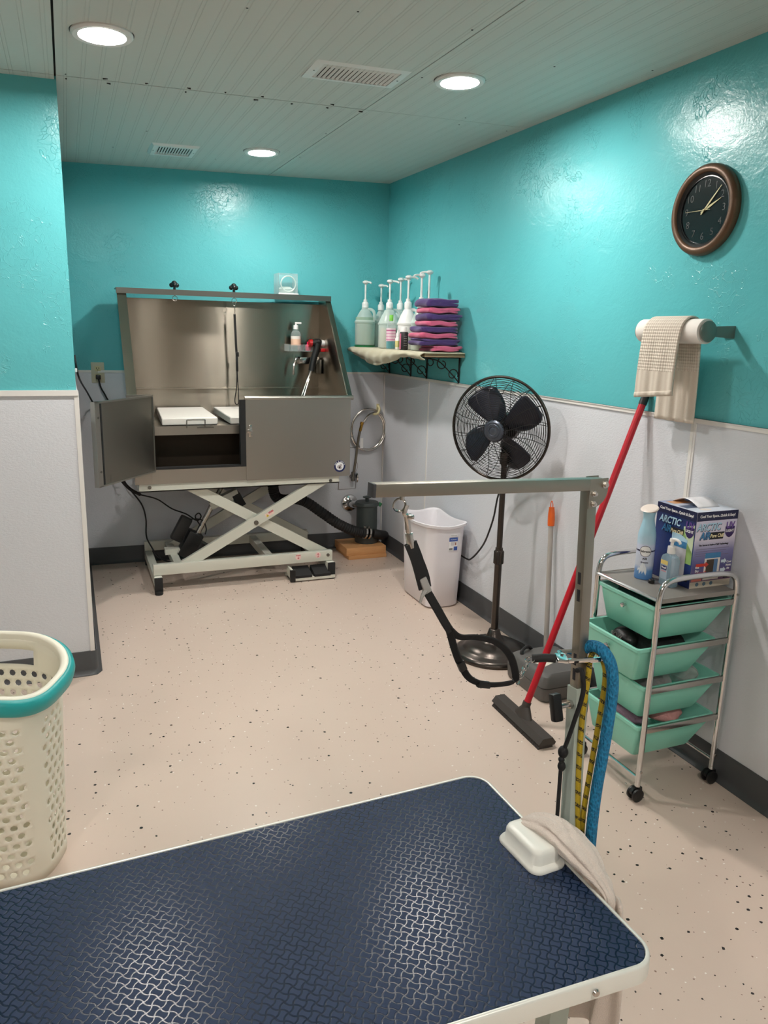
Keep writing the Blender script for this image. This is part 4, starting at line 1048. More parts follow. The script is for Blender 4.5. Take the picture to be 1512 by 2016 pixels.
# ------------------------------------------------------------------ brooms and the grey case
gp = thing('long_pole', (-.06, -2.235, 0), 'grey pole with an orange hanging tip leaning on the right wall', 'broom')
a, b = V((-.062, -2.235, .0)), V((-.032, -2.150, .735))
MB().cyl(a, b, .0115, n=16).build('pole', 'pole_gray', gp)
dv = (b - a).normalized()
MB().tube([b - dv * .075, b - dv * .07, b - dv * .03, b, b + dv * .012], lambda t: .0125 + .0035 * sin(min(1, t * 1.25) * pi), 14).build('grip_tip', 'orange', gp)
MB().tube([b + dv * .008 + V((0, .009, 0)), b + dv * .028 + V((0, .008, 0)), b + dv * .040, b + dv * .028 - V((0, .008, 0)), b + dv * .008 - V((0, .009, 0))], .0022, 6).build('hanging_loop', 'orange', gp)
rb = thing('push_broom', (-.45, -2.66, 0), 'red handled rubber push broom leaning on the wall under the beige towel', 'broom')
a, b = V((-.440, -2.668, .085)), V((-.030, -2.684, 1.262))
dv = (b - a).normalized()
MB().cyl(a, b, .0135, n=18).build('handle', 'red', rb)
MB().cyl(b - dv * .002, b + dv * .055, .0155, .0145, n=16).sphere(b + dv * .055, .0145, n=14).build('end_grip', 'black', rb)
MB().cyl(a - dv * .018, a + dv * .012, .017, n=16).loft([[a - dv * .005 + V((x * .017, y * .017, 0)) for x, y in circ(0, 0, 1, 16)], [V((-.452, -2.668, .036)) + V((x * .022, y * .060, 0)) for x, y in circ(0, 0, 1, 16)]]).build('socket', 'brush', rb)
hd_ = MB(); 
hd_.prism([(-.492, -2.858, .012), (-.500, -2.858, .020), (-.482, -2.858, .042), (-.440, -2.858, .042), (-.425, -2.858, .022), (-.430, -2.858, .012)], (.012, .375, 0))
hd_.build('head', 'brush', rb)
bl = MB()
for k in range(46):
    y = -2.853 + k * .0080
    dx = .012 * (k / 46)
    bl.prism([(-.500 + dx, y, .0), (-.434 + dx, y, .0), (-.438 + dx, y, .013), (-.490 + dx, y, .013)], (0, .0062, 0))
tag(bl.build('bristle_rows', 'brush', rb), kind='stuff')
gc = thing('grey_case', (-.16, -2.39, 0), 'dark grey plastic case with a white label lying on the floor behind the broom', 'case')
def caseloop(z, s_, dx=0): return [V((-.155 + dx + x, -2.395 + y, z)) for x, y in rrect(-.128 * s_, .128 * s_, -.155 * s_, .155 * s_, .03, 5)]
MB().loft([caseloop(.0, .93), caseloop(.012, .98), caseloop(.060, 1.0), caseloop(.064, 1.0)]).build('lower_shell', 'gray', gc)
MB().loft([caseloop(.067, 1.0), caseloop(.072, 1.0), caseloop(.110, .93, .004), caseloop(.122, .84, .008)]).build('lid', 'gray', gc)
MB().loft([caseloop(.0635, .985), caseloop(.0675, .985)]).build('seam', 'black', gc)
CM = frame((-.185, -2.415, .1224), (.92, .38, 0), (-.38, .92, 0))
flat(MB(), CM, rect(-.045, .045, -.026, .026)).build('paper_label', P('case_label', (222, 212, 198), .6), gc)
MB().tube([(-.245, -2.315, .10), (-.235, -2.30, .135), (-.19, -2.275, .14), (-.165, -2.265, .12)], .008, 8).build('carry_handle', 'black', gc)

# ------------------------------------------------------------------ grooming table
TZ = .580
gt = thing('grooming_table', (-1.83, -4.02, 0), 'low grooming table with navy bone patterned mat and white rim', 'table')
def table_outline(ins, r=.045, n=8):
    C = [(-1.249 - ins, -4.292 + ins), (-1.262 - ins, -3.736 - ins), (-2.42 + ins, -3.790 - ins), (-2.42 + ins, -4.262 + ins)]
    out = []; k = len(C); rr = max(.01, r - ins)
    for i in range(k):
        p, a, b = V((*C[i], 0)), V((*C[i - 1], 0)), V((*C[(i + 1) % k], 0))
        da, db = (a - p).normalized(), (b - p).normalized(); bis = (da + db).normalized(); ang = da.angle(db) / 2
        c = p + bis * (rr / sin(ang)); s0 = p + da * (rr / math.tan(ang)); s1 = p + db * (rr / math.tan(ang))
        a0 = math.atan2(s0.y - c.y, s0.x - c.x); a1 = math.atan2(s1.y - c.y, s1.x - c.x); d = (a1 - a0 + pi) % (2 * pi) - pi
        for j in range(n + 1): t = a0 + d * j / n; out.append((c.x + rr * cos(t), c.y + rr * sin(t)))
    return out
def ol(ins, z): return [V((x, y, z)) for x, y in table_outline(ins)]
MB().loft([ol(.0075, TZ - .004), ol(.0075, TZ - .0015), ol(.0095, TZ - .0005)]).build('bone_mat', 'mat', gt, angle=20)
MB().loft([ol(.004, TZ - .034), ol(0, TZ - .031), ol(0, TZ - .004), ol(.0015, TZ - .0005), ol(.004, TZ + .0008), ol(.0068, TZ + .0002), ol(.0078, TZ - .003), ol(.0078, TZ - .034)], False).build('edge_rim', 'alu', gt, angle=50)
MB().loft([ol(.006, TZ - .028), ol(.006, TZ - .005)]).build('table_board', P('board_grey', (150, 146, 140), .7), gt)
MB().lathe([(0, .004), (.0045, .0035), (.006, 0)], frame((-1.372, -4.2905, TZ - .018), (1, 0, 0), (0, 0, 1)), 14).build('rim_screw', 'nickel', gt)
for lx_, ly_ in ((-1.40, -4.20), (-1.40, -3.86), (-2.30, -4.20), (-2.30, -3.86)):
    lg = MB().bar((lx_, ly_, .03), (lx_ + .03, ly_, TZ - .03), .035, .035, up=(1, 0, 0)).build('leg', 'sage', gt)
    MB().cyl((lx_, ly_, 0), (lx_, ly_, .032), .024, n=14).build('foot', 'rubber', lg)
MB().box(-1.405, -1.375, -4.20, -3.86, .10, .13).box(-2.31, -2.28, -4.20, -3.86, .10, .13).box(-2.30, -1.39, -4.045, -4.015, .10, .13).build('floor_brace', 'sage', gt)
MB().box(-2.32, -1.36, -4.22, -4.19, TZ - .06, TZ - .03).box(-2.32, -1.36, -3.87, -3.84, TZ - .06, TZ - .03).build('top_rail', 'sage', gt)

# ------------------------------------------------------------------ grooming arm clamped to the table edge
PB, PT = V((-1.1975, -3.979, .47)), V((-1.203, -3.949, 1.262))
pd_ = (PT - PB).normalized(); AX_ = V((-.9975, -.07, .0)); PF = V((.07, -.9975, 0))   # arm direction, front direction
def pp_(z): return PB + pd_ * ((z - PB.z) / pd_.z)
ga = thing('leash_stand', (-1.2, -3.97, .55), 'steel L shaped grooming arm clamped to the table edge, its bar pointing left', 'arm')
MB().bar(pp_(.55), pp_(.875), .0262, .0262, up=PF).build('outer_post', 'sage', ga)
MB().bar(pp_(.80), PT, .0205, .0205, up=PF, bev=.0012).build('inner_post', 'galv', ga)
for z in (1.082, 1.050, .929, .900):
    c_ = pp_(z) + AX_ * .0103; MB().bar(c_ - pd_ * .011, c_ + pd_ * .011, .0075, .0012, up=AX_, bev=.0005).build('adjusting_slot', 'text_dark', ga)
AR, AL = V((-1.178, -3.951, 1.2515)), V((-1.622, -3.981, 1.2695))
MB().bar(AR, AL, .0205, .0205, bev=.0012).build('arm_bar', 'galv', ga)
av = (AL - AR).normalized()
MB().bar(AL - av * .002, AL + av * .003, .0212, .0212, bev=.001).build('end_cap', P('dark_end_cap', (52, 52, 56), .5), ga)
for sgn in (1, -1):
    o_ = PT + PF * (sgn * .0118) + V((0, 0, .001)); rx = V((.9975, .07, 0))
    e0 = -.009 if sgn > 0 else .004
    poly = [(e0, 0), (.031, 0), (.032, -.018)] + [(.032 - .018 * (1 - cos(a * pi / 12)) * 1.6 - .0, -.018 - .032 * sin(a * pi / 12)) for a in range(1, 6)] + [(.006, -.052), (e0, -.052)]
    MB().prism([o_ + rx * x + V((0, 0, z)) for x, z in poly], PF * (sgn * .0022)).build('hinge_plate', 'galv', ga)
for x, z, big in ((.023, -.011, 1.25), (.0005, -.026, 1), (.0005, -.044, 1)):
    c_ = PT + V((.9975, .07, 0)) * x + V((0, 0, z + .001)) + PF * .0138
    MB().cyl(c_, c_ + PF * .003, .0052 * big, n=16).cyl(c_ + PF * .003, c_ + PF * .0075, .0036 * big, n=6).cyl(c_ + PF * .0075, c_ + PF * .008, .0018 * big, n=10).build('bolt', 'nickel', ga)
kz = pp_(.842)
MB().cyl(kz + AX_ * .013, kz + AX_ * .046, .0045, n=10).cyl(kz + AX_ * .013, kz + AX_ * .019, .0085, n=6).build('clamp_screw', 'nickel', ga)
MB().bar(kz + AX_ * .049 + V((0, 0, -.024)) + PF * .008, kz + AX_ * .049 + V((0, 0, .026)) - PF * .006, .016, .020, up=AX_, bev=.005).build('clamp_knob', 'black', ga)
MB().box(-1.290, -1.211, -4.00, -3.96, .5815, .590).box(-1.246, -1.211, -4.0, -3.96, .532, .590).box(-1.290, -1.23, -4.0, -3.96, .530, .540).cyl((-1.275, -3.98, .47), (-1.275, -3.98, .545), .006).build('table_clamp', 'sage', ga)
ey = AL.lerp(AR, .115) + V((0, 0, -.011))
MB().cyl(ey, ey - V((0, 0, .006)), .004, n=10).ring(ey - V((.004, 0, .014)), .010, .0018, (0, 1, 0), 20, 6).build('eye_ring', 'nickel', ga)

# webbing noose hanging from the arm, held out by the chain
def lp(x, z, d=0.): return V((x, -3.961 + .07 * (x + 1.203) + d, z))
nl = thing('webbing_noose', (-1.45, -3.98, .91), 'black webbing noose hanging from the grooming arm, its loop pulled to the post', 'leash')
MB().tube([lp(-1.566, 1.244), lp(-1.570, 1.232), lp(-1.566, 1.225), lp(-1.564, 1.205)], .004, 8).cyl(lp(-1.566, 1.228), lp(-1.561, 1.196), .0045, n=10).box(-1.567, -1.556, -3.994, -3.980, 1.222, 1.229, bev=.002).build('snap_hook', 'nickel', nl)
MB().bar(lp(-1.562, 1.200), lp(-1.556, 1.172), .010, .011, bev=.003).build('clip_end', 'nickel', nl)
W_ = V((1, .07, .25))
MB().tube([lp(-1.559, 1.183, -.003), lp(-1.547, 1.155, -.004), lp(-1.535, 1.12, -.002), lp(-1.530, 1.106)], 0, sub=4, w=(.0105, .0016), up=W_).tube([lp(-1.559, 1.183, .004), lp(-1.541, 1.152, .006), lp(-1.530, 1.125, .004), lp(-1.527, 1.106)], 0, sub=4, w=(.0090, .0015), up=W_).build('upper_strap', 'nylon', nl)
MB().bar(lp(-1.536, 1.124), lp(-1.524, 1.098), .012, .013, bev=.003).tube([lp(-1.530, 1.102, -.005), lp(-1.537, 1.096, -.008), lp(-1.541, 1.084, -.008)], lambda t: .004 - .0022 * t, 8).build('cord_lock', P('grey_lock', (150, 148, 144), .5), nl)
MB().tube([lp(-1.527, 1.102), lp(-1.507, 1.07), lp(-1.490, 1.042), lp(-1.478, 1.024)], 0, sub=5, w=(.0068, .003), up=(.85, 0, .5)).build('lower_strap', 'nylon', nl)
lpts = [lp(-1.480, 1.028), lp(-1.462, 1.013, -.004), lp(-1.432, 1.010, -.010), lp(-1.395, .997, -.014), lp(-1.366, .970, -.014), lp(-1.350, .938, -.010), lp(-1.344, .914, -.004), lp(-1.360, .906, .004), lp(-1.395, .908, .012), lp(-1.428, .925, .012), lp(-1.450, .957, .010), lp(-1.465, .988, .006), lp(-1.478, 1.022, .002)]
MB().tube(lpts, 0, sub=5, w=(.0065, .0018), up=(.2, -.55, .8)).build('noose_loop', 'nylon', nl)
MB().bar(lp(-1.412, .912, .012), lp(-1.386, .905, .012), .010, .012, bev=.003).build('slide_buckle', 'black', nl)
MB().bar(lp(-1.452, .962, .008), lp(-1.444, .945, .008), .008, .014, bev=.002).build('slide_buckle', 'black', nl)
# chrome rope holder around the post
RG = V((.928, -.371, 0)); BKW = V((.371, .928, 0))
hc_ = pp_(.932)
rh = thing('lead_holder', (hc_.x, hc_.y, .92), 'chrome lead clamp with black rubber grips around the grooming post', 'clamp')
fr_ = [hc_ + RG * x + BKW * y + V((0, 0, .004 * (x > 0))) for x, y in rrect(-.036, .036, -.021, .021, .010, 4)]
MB().tube(fr_, .0048, 8, True, 1).build('chrome_frame', 'chrome', rh)
MB().bar(hc_ - RG * .046 - BKW * .014 + V((0, 0, .003)), hc_ - RG * .026 - BKW * .014 + V((0, 0, .003)), .034, .006, bev=.002).cyl(hc_ - RG * .034 - BKW * .006, hc_ - RG * .034 - BKW * .006 + V((0, 0, .009)), .003, n=8).build('frame_plate', 'chrome', rh)
MB().tube([hc_ - RG * .046 - BKW * .010, hc_ - RG * .066 - BKW * .008, hc_ - RG * .087 - BKW * .004 + V((0, 0, -.004))], .0078, 12).build('rubber_grip', 'rubber', rh)
MB().tube([hc_ + RG * .036 + BKW * .016, hc_ + RG * .046 + BKW * .016 + V((0, 0, .006)), hc_ + RG * .058 + BKW * .016 + V((0, 0, .007))], .0080, 12).build('rubber_grip', 'rubber', rh)
g0, g1 = hc_ - RG * .089 - BKW * .004 + V((0, 0, -.002)), lp(-1.338, .908, -.002)
ch = thing('short_chain', (g1.x, g1.y, g1.z), 'short chrome chain joining the black noose to the lead clamp', 'chain')
for k in range(6):
    a_ = g0.lerp(g1, k / 6 - .02); b_ = g0.lerp(g1, (k + 1) / 6 + .03); d_ = (b_ - a_); u_ = V((0, 0, 1)) if k % 2 else d_.cross(V((0, 0, 1))).normalized()
    u_ = (u_ - d_.normalized() * u_.dot(d_.normalized())).normalized(); wd = .0038 if k not in (0, 5) else .007
    MB().tube([a_, a_.lerp(b_, .25) + u_ * wd, a_.lerp(b_, .75) + u_ * wd, b_, a_.lerp(b_, .75) - u_ * wd, a_.lerp(b_, .25) - u_ * wd], .0013, 6, True, 4).build('link', 'chrome', ch)
# three leads hanging on the clamp
def on(x, z, d=0.): return V((-1.2 + .928 * x - .371 * d, -3.978 - .371 * x - .928 * d, z))      # x right, d towards the viewer
bl_ = MB().tube([on(-.005, .900, -.030), on(-.002, .935, -.024), on(.010, .956, -.010), on(.026, .956, .008), on(.040, .935, .020), on(.047, .895, .022), on(.047, .84, .020), on(.043, .76, .018), on(.038, .68, .016), on(.036, .60, .016), on(.038, .50, .014), on(.040, .40, .012)], .0108, 12)
tag(bl_.build('blue_rope', 'blue_rope'), 'thick blue braided rope lead hung over the chrome clamp', 'lead')
yl_ = MB().tube([on(.030, .40, .000), on(.022, .50, .004), on(.010, .62, .006), on(.004, .72, .006), on(.003, .82, .004), on(.008, .90, .000), on(.012, .930, -.010), on(.022, .944, -.018), on(.034, .930, -.012), on(.040, .90, -.002), on(.036, .82, .0), on(.028, .72, .002), on(.022, .62, .002), on(.027, .50, -.004), on(.032, .40, -.006)], .0052, 10)
tag(yl_.build('yellow_lead', 'yellow_rope'), 'thin yellow cord lead with black flecks, doubled beside the grey post', 'lead')
bk = MB().tube([on(-.018, .920, .018), on(-.014, .926, .030), on(-.012, .915, .036), on(-.009, .895, .036), on(-.011, .868, .034), on(-.018, .83, .030), on(-.024, .79, .022), on(-.031, .755, .018), on(-.032, .72, .016), on(-.031, .66, .014), on(-.030, .60, .012)], lambda t: .0046 - .001 * t, 10)
bk.sphere(on(-.031, .758, .018), .0095, 1, 1, 1.3, 10).sphere(on(-.034, .745, .022), .006, 1, 1, 1, 8).sphere(on(-.031, .728, .016), .0075, 1, 1, 1.4, 10)
tag(bk.build('cord_lead', 'nylon'), 'thin black knotted cord hanging in front of the grey post', 'lead')

# dish and towel at the post foot
di = MB(); dc = V((-1.3025, -4.003, TZ - .0005)); dr = radians(4)
def dl_(hx, hy, r, z): return [V((dc.x + x * cos(dr) - y * sin(dr), dc.y + x * sin(dr) + y * cos(dr), dc.z + z)) for x, y in rrect(-hx * .72, hx * .72, -hy * .85, hy * .85, r * .78, 7)]
di.loft([dl_(.052, .072, .026, .0), dl_(.053, .073, .027, .003), dl_(.050, .070, .026, .008), dl_(.043, .062, .022, .011), dl_(.041, .060, .021, .030), dl_(.038, .057, .020, .036), dl_(.033, .052, .018, .038), dl_(.020, .035, .014, .0372)])
tag(di.build('upturned_dish', 'dish', angle=60), 'white rectangular dish turned upside down on the navy mat', 'dish')
bt = MB()
cp = smooth([(-1.296, -3.950, .604), (-1.286, -3.969, .616), (-1.268, -3.996, .622), (-1.256, -4.034, .620), (-1.249, -4.078, .613), (-1.243, -4.110, .600), (-1.236, -4.132, .584), (-1.231, -4.142, .560), (-1.229, -4.147, .52)], 5)
n = 40; L = []
for i, p in enumerate(cp):
    t = i / (len(cp) - 1); a = cp[max(0, i - 1)]; b = cp[min(len(cp) - 1, i + 1)]; d = (b - a).normalized()
    sd = d.cross(V((0, 0, 1))).normalized(); up3 = sd.cross(d)
    q_ = t * 8; tab = (.010, .020, .031, .034, .031, .022, .015, .012, .010); i_ = min(7, int(q_)); w_ = tab[i_] + (tab[i_ + 1] - tab[i_]) * (q_ - i_); h_ = w_ * .62
    ring = []
    for k in range(n):
        th = 2 * pi * k / n; f_ = 1.04 - .34 * (1 - abs(sin(3.5 * th + t * 2.4 + .2))) ** 2.5 + .03 * sin(11 * th - t * 5 + 1)
        q = p + sd * cos(th) * w_ * f_ + up3 * sin(th) * h_ * f_
        q += V((noise.noise(q * 60), noise.noise(q * 60 + V((9, 0, 0))), noise.noise(q * 60 + V((0, 9, 0))))) * .0025
        ring.append(q)
    L.append(ring)
bt.loft(L)
def sheet(u, v):
    y = -3.93 - u * .235 - .01 * sin(v * 4); z = .57 - v * .34
    x = -1.222 + .014 * sin(u * 19 + v * 1.5) * (.35 + v) + .006 * sin(u * 43) + .010 * v
    return V((x, y, z))
b2 = MB().grid(sheet, 44, 26)
bo = thing('beige_hand_towel', (-1.25, -4.03, .30), 'beige terry towel bunched over the white dish and hanging off the table edge', 'towel')
bt.build('bunched_end', 'terry', bo, angle=80, mods=[('SUBSURF', dict(levels=1, render_levels=1))])
b2.build('hanging_end', 'terry', bo, angle=80, mods=[('SOLIDIFY', dict(thickness=.007)), ('SUBSURF', dict(levels=1, render_levels=1))])

# ------------------------------------------------------------------ laundry hamper
hm = thing('laundry_hamper', (-2.33, -2.838, 0), 'ivory laundry hamper with round holes and teal rim by the left wall', 'hamper')
HZ, HCX, HCY = .605, -2.330, -2.838
def hsz(t): return .200 + .012 * t, .134 + .062 * t
def hpt(u, t, off=0.):
    """u in 0..1 round the hamper, t height 0..1"""
    a = 2 * pi * u; hx_, hy_ = hsz(t); e = .68
    c_, s_ = cos(a), sin(a)
    qx, qy = (hx_ + off) * math.copysign(abs(c_) ** e, c_), (hy_ + off) * math.copysign(abs(s_) ** e, s_)
    return V((HCX + qx * .928 + qy * .371, HCY - qx * .371 + qy * .928, t * HZ - .052 * t ** 3 * c_ * c_))
# arc-length table so that holes stay round
NU = 720; tabs = [0]
for i in range(NU): tabs.append(tabs[-1] + (hpt((i + 1) / NU, .5) - hpt(i / NU, .5)).length)
PER = tabs[-1]
def u_of(s_):
    s_ = s_ % PER; lo, hi = 0, NU
    while hi - lo > 1:
        m_ = (lo + hi) // 2
        if tabs[m_] <= s_: lo = m_
        else: hi = m_
    return (lo + (s_ - tabs[lo]) / (tabs[lo + 1] - tabs[lo])) / NU
nc = int(PER / .0325); cw = PER / nc; rows = 16; t0, t1_ = .05, .84; rh_ = (t1_ - t0) / rows
wall_ = MB(); bmv = {}
def vert(s_, t):
    k = (round((s_ % PER) * 1e5), round(t * 1e5))
    if k not in bmv: bmv[k] = wall_.bm.verts.new(hpt(u_of(s_), t))
    return bmv[k]
def hole_cell(s0, ta, hole):
    tb_ = ta + rh_; cs, ct = s0 + cw / 2, (ta + tb_) / 2
    outer = [(s0, ta), (cs, ta), (s0 + cw, ta), (s0 + cw, ct), (s0 + cw, tb_), (cs, tb_), (s0, tb_), (s0, ct)]
    if not hole:
        wall_.bm.faces.new([vert(*q) for q in outer]); return
    r = .0098; inner = [(cs + r * cos(radians(225 + 45 * k)), ct + r * sin(radians(225 + 45 * k)) / HZ) for k in range(8)]
    O = [vert(*q) for q in outer]; I = [vert(*q) for q in inner]
    for k in range(8): wall_.bm.faces.new([O[k], O[(k + 1) % 8], I[(k + 1) % 8], I[k]])
def gap(u):        # plain corner posts without holes
    a = (u * 4) % 1; b = a if int(u * 4) % 2 == 0 else 1 - a; return .14 < b < .42
for r in range(rows):
    for cidx in range(nc):
        s0 = cidx * cw + (cw / 2 if r % 2 else 0)
        uu = u_of(s0 + cw / 2)
        # big hand hole at the far and near side is left open by a plain zone
        hole_cell(s0, t0 + r * rh_, not gap(uu))
# plain bands below and above
def band(ta, tb_, phase):
    for cidx in range(nc * 2):
        a, b = cidx * cw / 2, (cidx + 1) * cw / 2
        um = u_of((a + b) / 2)
        hand = (abs(um - .25) < .036 or abs(um - .75) < .036) and phase == 1
        if hand: continue
        wall_.bm.faces.new([vert(a, ta), vert(b, ta), vert(b, tb_), vert(a, tb_)])
band(.0, t0, 0); band(t1_, .86, 0); band(.86, .935, 1); band(.935, 1.0, 0)
wall_.build('basket_wall', 'hamper', hm, angle=50, mods=[('SOLIDIFY', dict(thickness=.003, offset=-1))])
MB().loft([[hpt(k / 96, 0, -.001) for k in range(96)], [hpt(k / 96, .006, -.001) for k in range(96)]]).build('basket_floor', 'hamper', hm)
def rimloop(off, z): return [V((p.x, p.y, z + p.z - HZ)) for p in (hpt(k / 120, 1.0, off) for k in range(120))]
MB().loft([rimloop(-.004, HZ - .03), rimloop(-.004, HZ + .004), rimloop(.002, HZ + .010), rimloop(.012, HZ + .010), rimloop(.018, HZ + .004), rimloop(.018, HZ - .008)], False).build('inner_lip', 'hamper', hm, angle=60)
MB().loft([rimloop(.001, HZ - .040), rimloop(.014, HZ - .044), rimloop(.027, HZ - .036), rimloop(.032, HZ - .018), rimloop(.029, HZ - .002), rimloop(.019, HZ + .006), rimloop(.012, HZ + .004)], False).build('rim_band', 'teal', hm, angle=60)

# ------------------------------------------------------------------ wall clock
CY_, CZ_ = -2.877, 1.930
clk = thing('wall_clock', (0, CY_, CZ_), 'round wall clock with bronze rim and black face on the teal wall', 'clock')
CM_ = frame((0, CY_, CZ_), (0, -1, 0), (0, 0, 1))
MB().lathe([(.120, .0), (.143, .0), (.147, .008), (.146, .020), (.140, .029), (.130, .032), (.122, .030), (.1185, .024), (.118, .012)], CM_, 72).build('rim', 'clock_rim', clk, angle=60)
MB().lathe([(.1185, .024), (.113, .020), (.110, .018), (.109, .016), (.106, .0165), (.1055, .0135), (.120, .0135)], CM_, 64).build('inner_bezel', P('black_bezel', (16, 20, 22), .3), clk)
MB().lathe([(0, .013), (.110, .013), (.110, .008), (0, .008)], CM_, 64).build('dial', 'clock_face', clk)
for h in range(1, 13):
    a = h * pi / 6; M = CM_ @ Matrix.Translation((.084 * sin(a), .084 * cos(a), .0134))
    text(str(h), .034, M, 'numeral', clk, 'numeral', -.0004)
def hand(ang, L, w, z, back=.02, name='hand'):
    a = radians(ang); d = V((sin(a), cos(a), 0)); q = V((cos(a), -sin(a), 0))
    pts = [d * -back - q * w * .7, d * -back + q * w * .7, d * (L * .35) + q * w, d * L + q * w * .15, d * L - q * w * .15, d * (L * .35) - q * w]
    return MB().prism([CM_ @ (p + V((0, 0, z))) for p in pts], CM_.to_3x3() @ V((0, 0, .0008))).build(name, 'gold', clk)
hand(66, .076, .0036, .0150, .016, 'hour_hand'); hand(44, .098, .0030, .0165, .018, 'minute_hand'); hand(271, .086, .0010, .018, .028, 'second_hand')
MB().lathe([(0, .021), (.0035, .0205), (.004, .0135)], CM_, 14).build('hand_pin', 'gold', clk)

# ------------------------------------------------------------------ paper roll holder and waffle towel
RX, RZ, RR = -.115, 1.531, .040
rhd = thing('roll_holder', (0, -2.90, RZ), 'grey steel paper roll holder on the right wall below the clock', 'holder')
pg = P('grey_holder_metal', (108, 122, 116), .35, .4)
for yy in (-3.058, -2.752):
    s_ = -1 if yy < -2.9 else 1
    MB().prism([(0, yy - .002, RZ - .020), (-.078, yy - .002, RZ - .017), (-.115, yy - .002, RZ - .012), (-.115, yy - .002, RZ + .012), (-.078, yy - .002, RZ + .017), (0, yy - .002, RZ + .020)], (0, .004, 0)).box(-.003, -.0, min(yy, yy - s_ * .04), max(yy, yy - s_ * .04), RZ - .020, RZ + .020).build('wall_arm', pg, rhd)
    MB().lathe([(0, .0), (.033, .0), (.034, .003), (.030, .006), (0, .008)], frame((RX, yy + s_ * .002, RZ), (1, 0, 0), (0, 0, 1)) if s_ < 0 else frame((RX, yy + s_ * .002, RZ), (-1, 0, 0), (0, 0, 1)), 32).build('end_disc', pg, rhd)
pr_ = thing('paper_roll', (RX, -2.905, RZ - RR), 'white paper towel roll on the wall holder', 'paper roll')
RM = frame((RX, -2.757, RZ), (1, 0, 0), (0, 0, 1))
MB().lathe([(.020, .0), (RR, .0), (RR, .296), (.020, .296)], RM, 48).build('paper', 'paper', pr_)
MB().lathe([(.0185, .0), (.0202, .0), (.0202, .2965), (.0185, .2965)], RM, 32).build('card_core', 'card', pr_)
prof = [(-.176, 1.300), (-.176, 1.36), (-.173, 1.43), (-.168, 1.50), (-.160, 1.545), (-.140, 1.570), (-.115, 1.5775), (-.090, 1.570), (-.072, 1.545), (-.068, 1.50), (-.062, 1.42), (-.058, 1.33), (-.056, 1.222)]
ps = smooth([V((p[0], 0, p[1])) for p in prof], 7)
def wtow(u, v):
    i = v * (len(ps) - 1); k = min(len(ps) - 2, int(i)); p = ps[k].lerp(ps[k + 1], i - k)
    y = -2.808 - u * .190; back = max(0, v - .5) * 2
    y += .020 * back + .022 * back * (1 - u) * .2 + (u - .5) * -.020 * (1 - abs(2 * v - 1)) * -1
    low = max(0, 1 - v * 3.2); z = p.z + low * (.020 * u)
    x = p.x + (.004 * sin(u * 17 + 1) * low) + back * .006 * sin(u * 24 + 2) * max(0, back - .3) - (.0 if v < .5 else 0)
    return V((x, y, z))
MB_ = MB().grid(wtow, 40, 90)
wt = MB_.build('waffle_towel', 'waffle', org=(-.115, -2.9, 1.222), angle=80, mods=[('SOLIDIFY', dict(thickness=.007, offset=0))])
tag(wt, 'beige waffle towel hanging over the paper roll on the right wall', 'towel')
hem = MB()
def hemf(u, v):
    p = wtow(u, 0); return V((p.x - .004 - .002 * sin(v * pi), p.y, p.z + .002 + v * .016))
hem.grid(hemf, 30, 4)
hem.build('hem', 'waffle', wt, mods=[('SOLIDIFY', dict(thickness=.003))])

# ------------------------------------------------------------------ drawer cart
XFc, XBc, YNc, YFc = -.356, -.038, -3.235, -2.928
ct = thing('drawer_cart', (-.19, -3.08, 0), 'chrome rolling cart with four mint drawers by the right wall', 'cart')
TT = .703
for y in (YNc, YFc):
    MB().tube([(XFc - .006, y, .050), (XFc - .003, y, .30), (XFc, y, .62), (XFc, y, .700), (XFc + .012, y, .745), (XFc + .050, y, .764), (-.197, y, .768), (XBc - .050, y, .764), (XBc - .010, y, .745), (XBc, y, .700), (XBc - .001, y, .62), (XBc - .003, y, .30), (XBc - .005, y, .050)], .0095, 14, sub=5).build('side_frame', 'chrome', ct)
    for z in (.664, .528, .390, .250):
        MB().box(XFc, XBc, y - .005, y + .005, z - .010, z + .010, bev=.002).build('drawer_rail', 'nickel', ct)
for z in (.078,):
    MB().cyl((XFc - .005, YNc, z), (XFc - .005, YFc, z), .0055, n=10).build('cross_bar', 'chrome', ct); MB().cyl((XBc - .004, YNc, .085), (XBc - .004, YFc, .085), .0055, n=10).build('cross_bar', 'chrome', ct)
MB().cyl((XFc - .003, YNc, TT - .004), (XFc - .003, YFc, TT - .004), .006, n=10).build('cross_bar', 'chrome', ct)
m_ = NT('perforated_tray'); o_ = m_.obj(); vv = m_.node('ShaderNodeTexVoronoi'); vv.inputs['Scale'].default_value = 170; vv.inputs['Randomness'].default_value = .1; m_.link(o_, vv.inputs['Vector'])
m_.link(m_.mixc(m_.math('GREATER_THAN', vv.outputs['Distance'], .34), lin((186, 182, 174)), lin((140, 136, 130))), m_.b.inputs['Base Color']); m_.b.inputs['Metallic'].default_value = .25; m_.b.inputs['Roughness'].default_value = .42
MB().box(XFc + .002, XBc - .002, YNc + .004, YFc - .004, TT - .006, TT, bev=.002).box(XFc, XBc, YNc - .001, YNc + .004, TT - .014, TT + .001).box(XFc, XBc, YFc - .004, YFc + .001, TT - .014, TT + .001).build('top_tray', m_.m, ct)
sc_ = MB()
for x, z in ((XFc, .672), (XBc + .0, .690), (XFc - .005, .105), (XBc - .004, .105)):
    MB().cyl((x, YNc - .008, z), (x, YNc - .012, z), .0045, n=10).build('screw', 'nickel', ct)
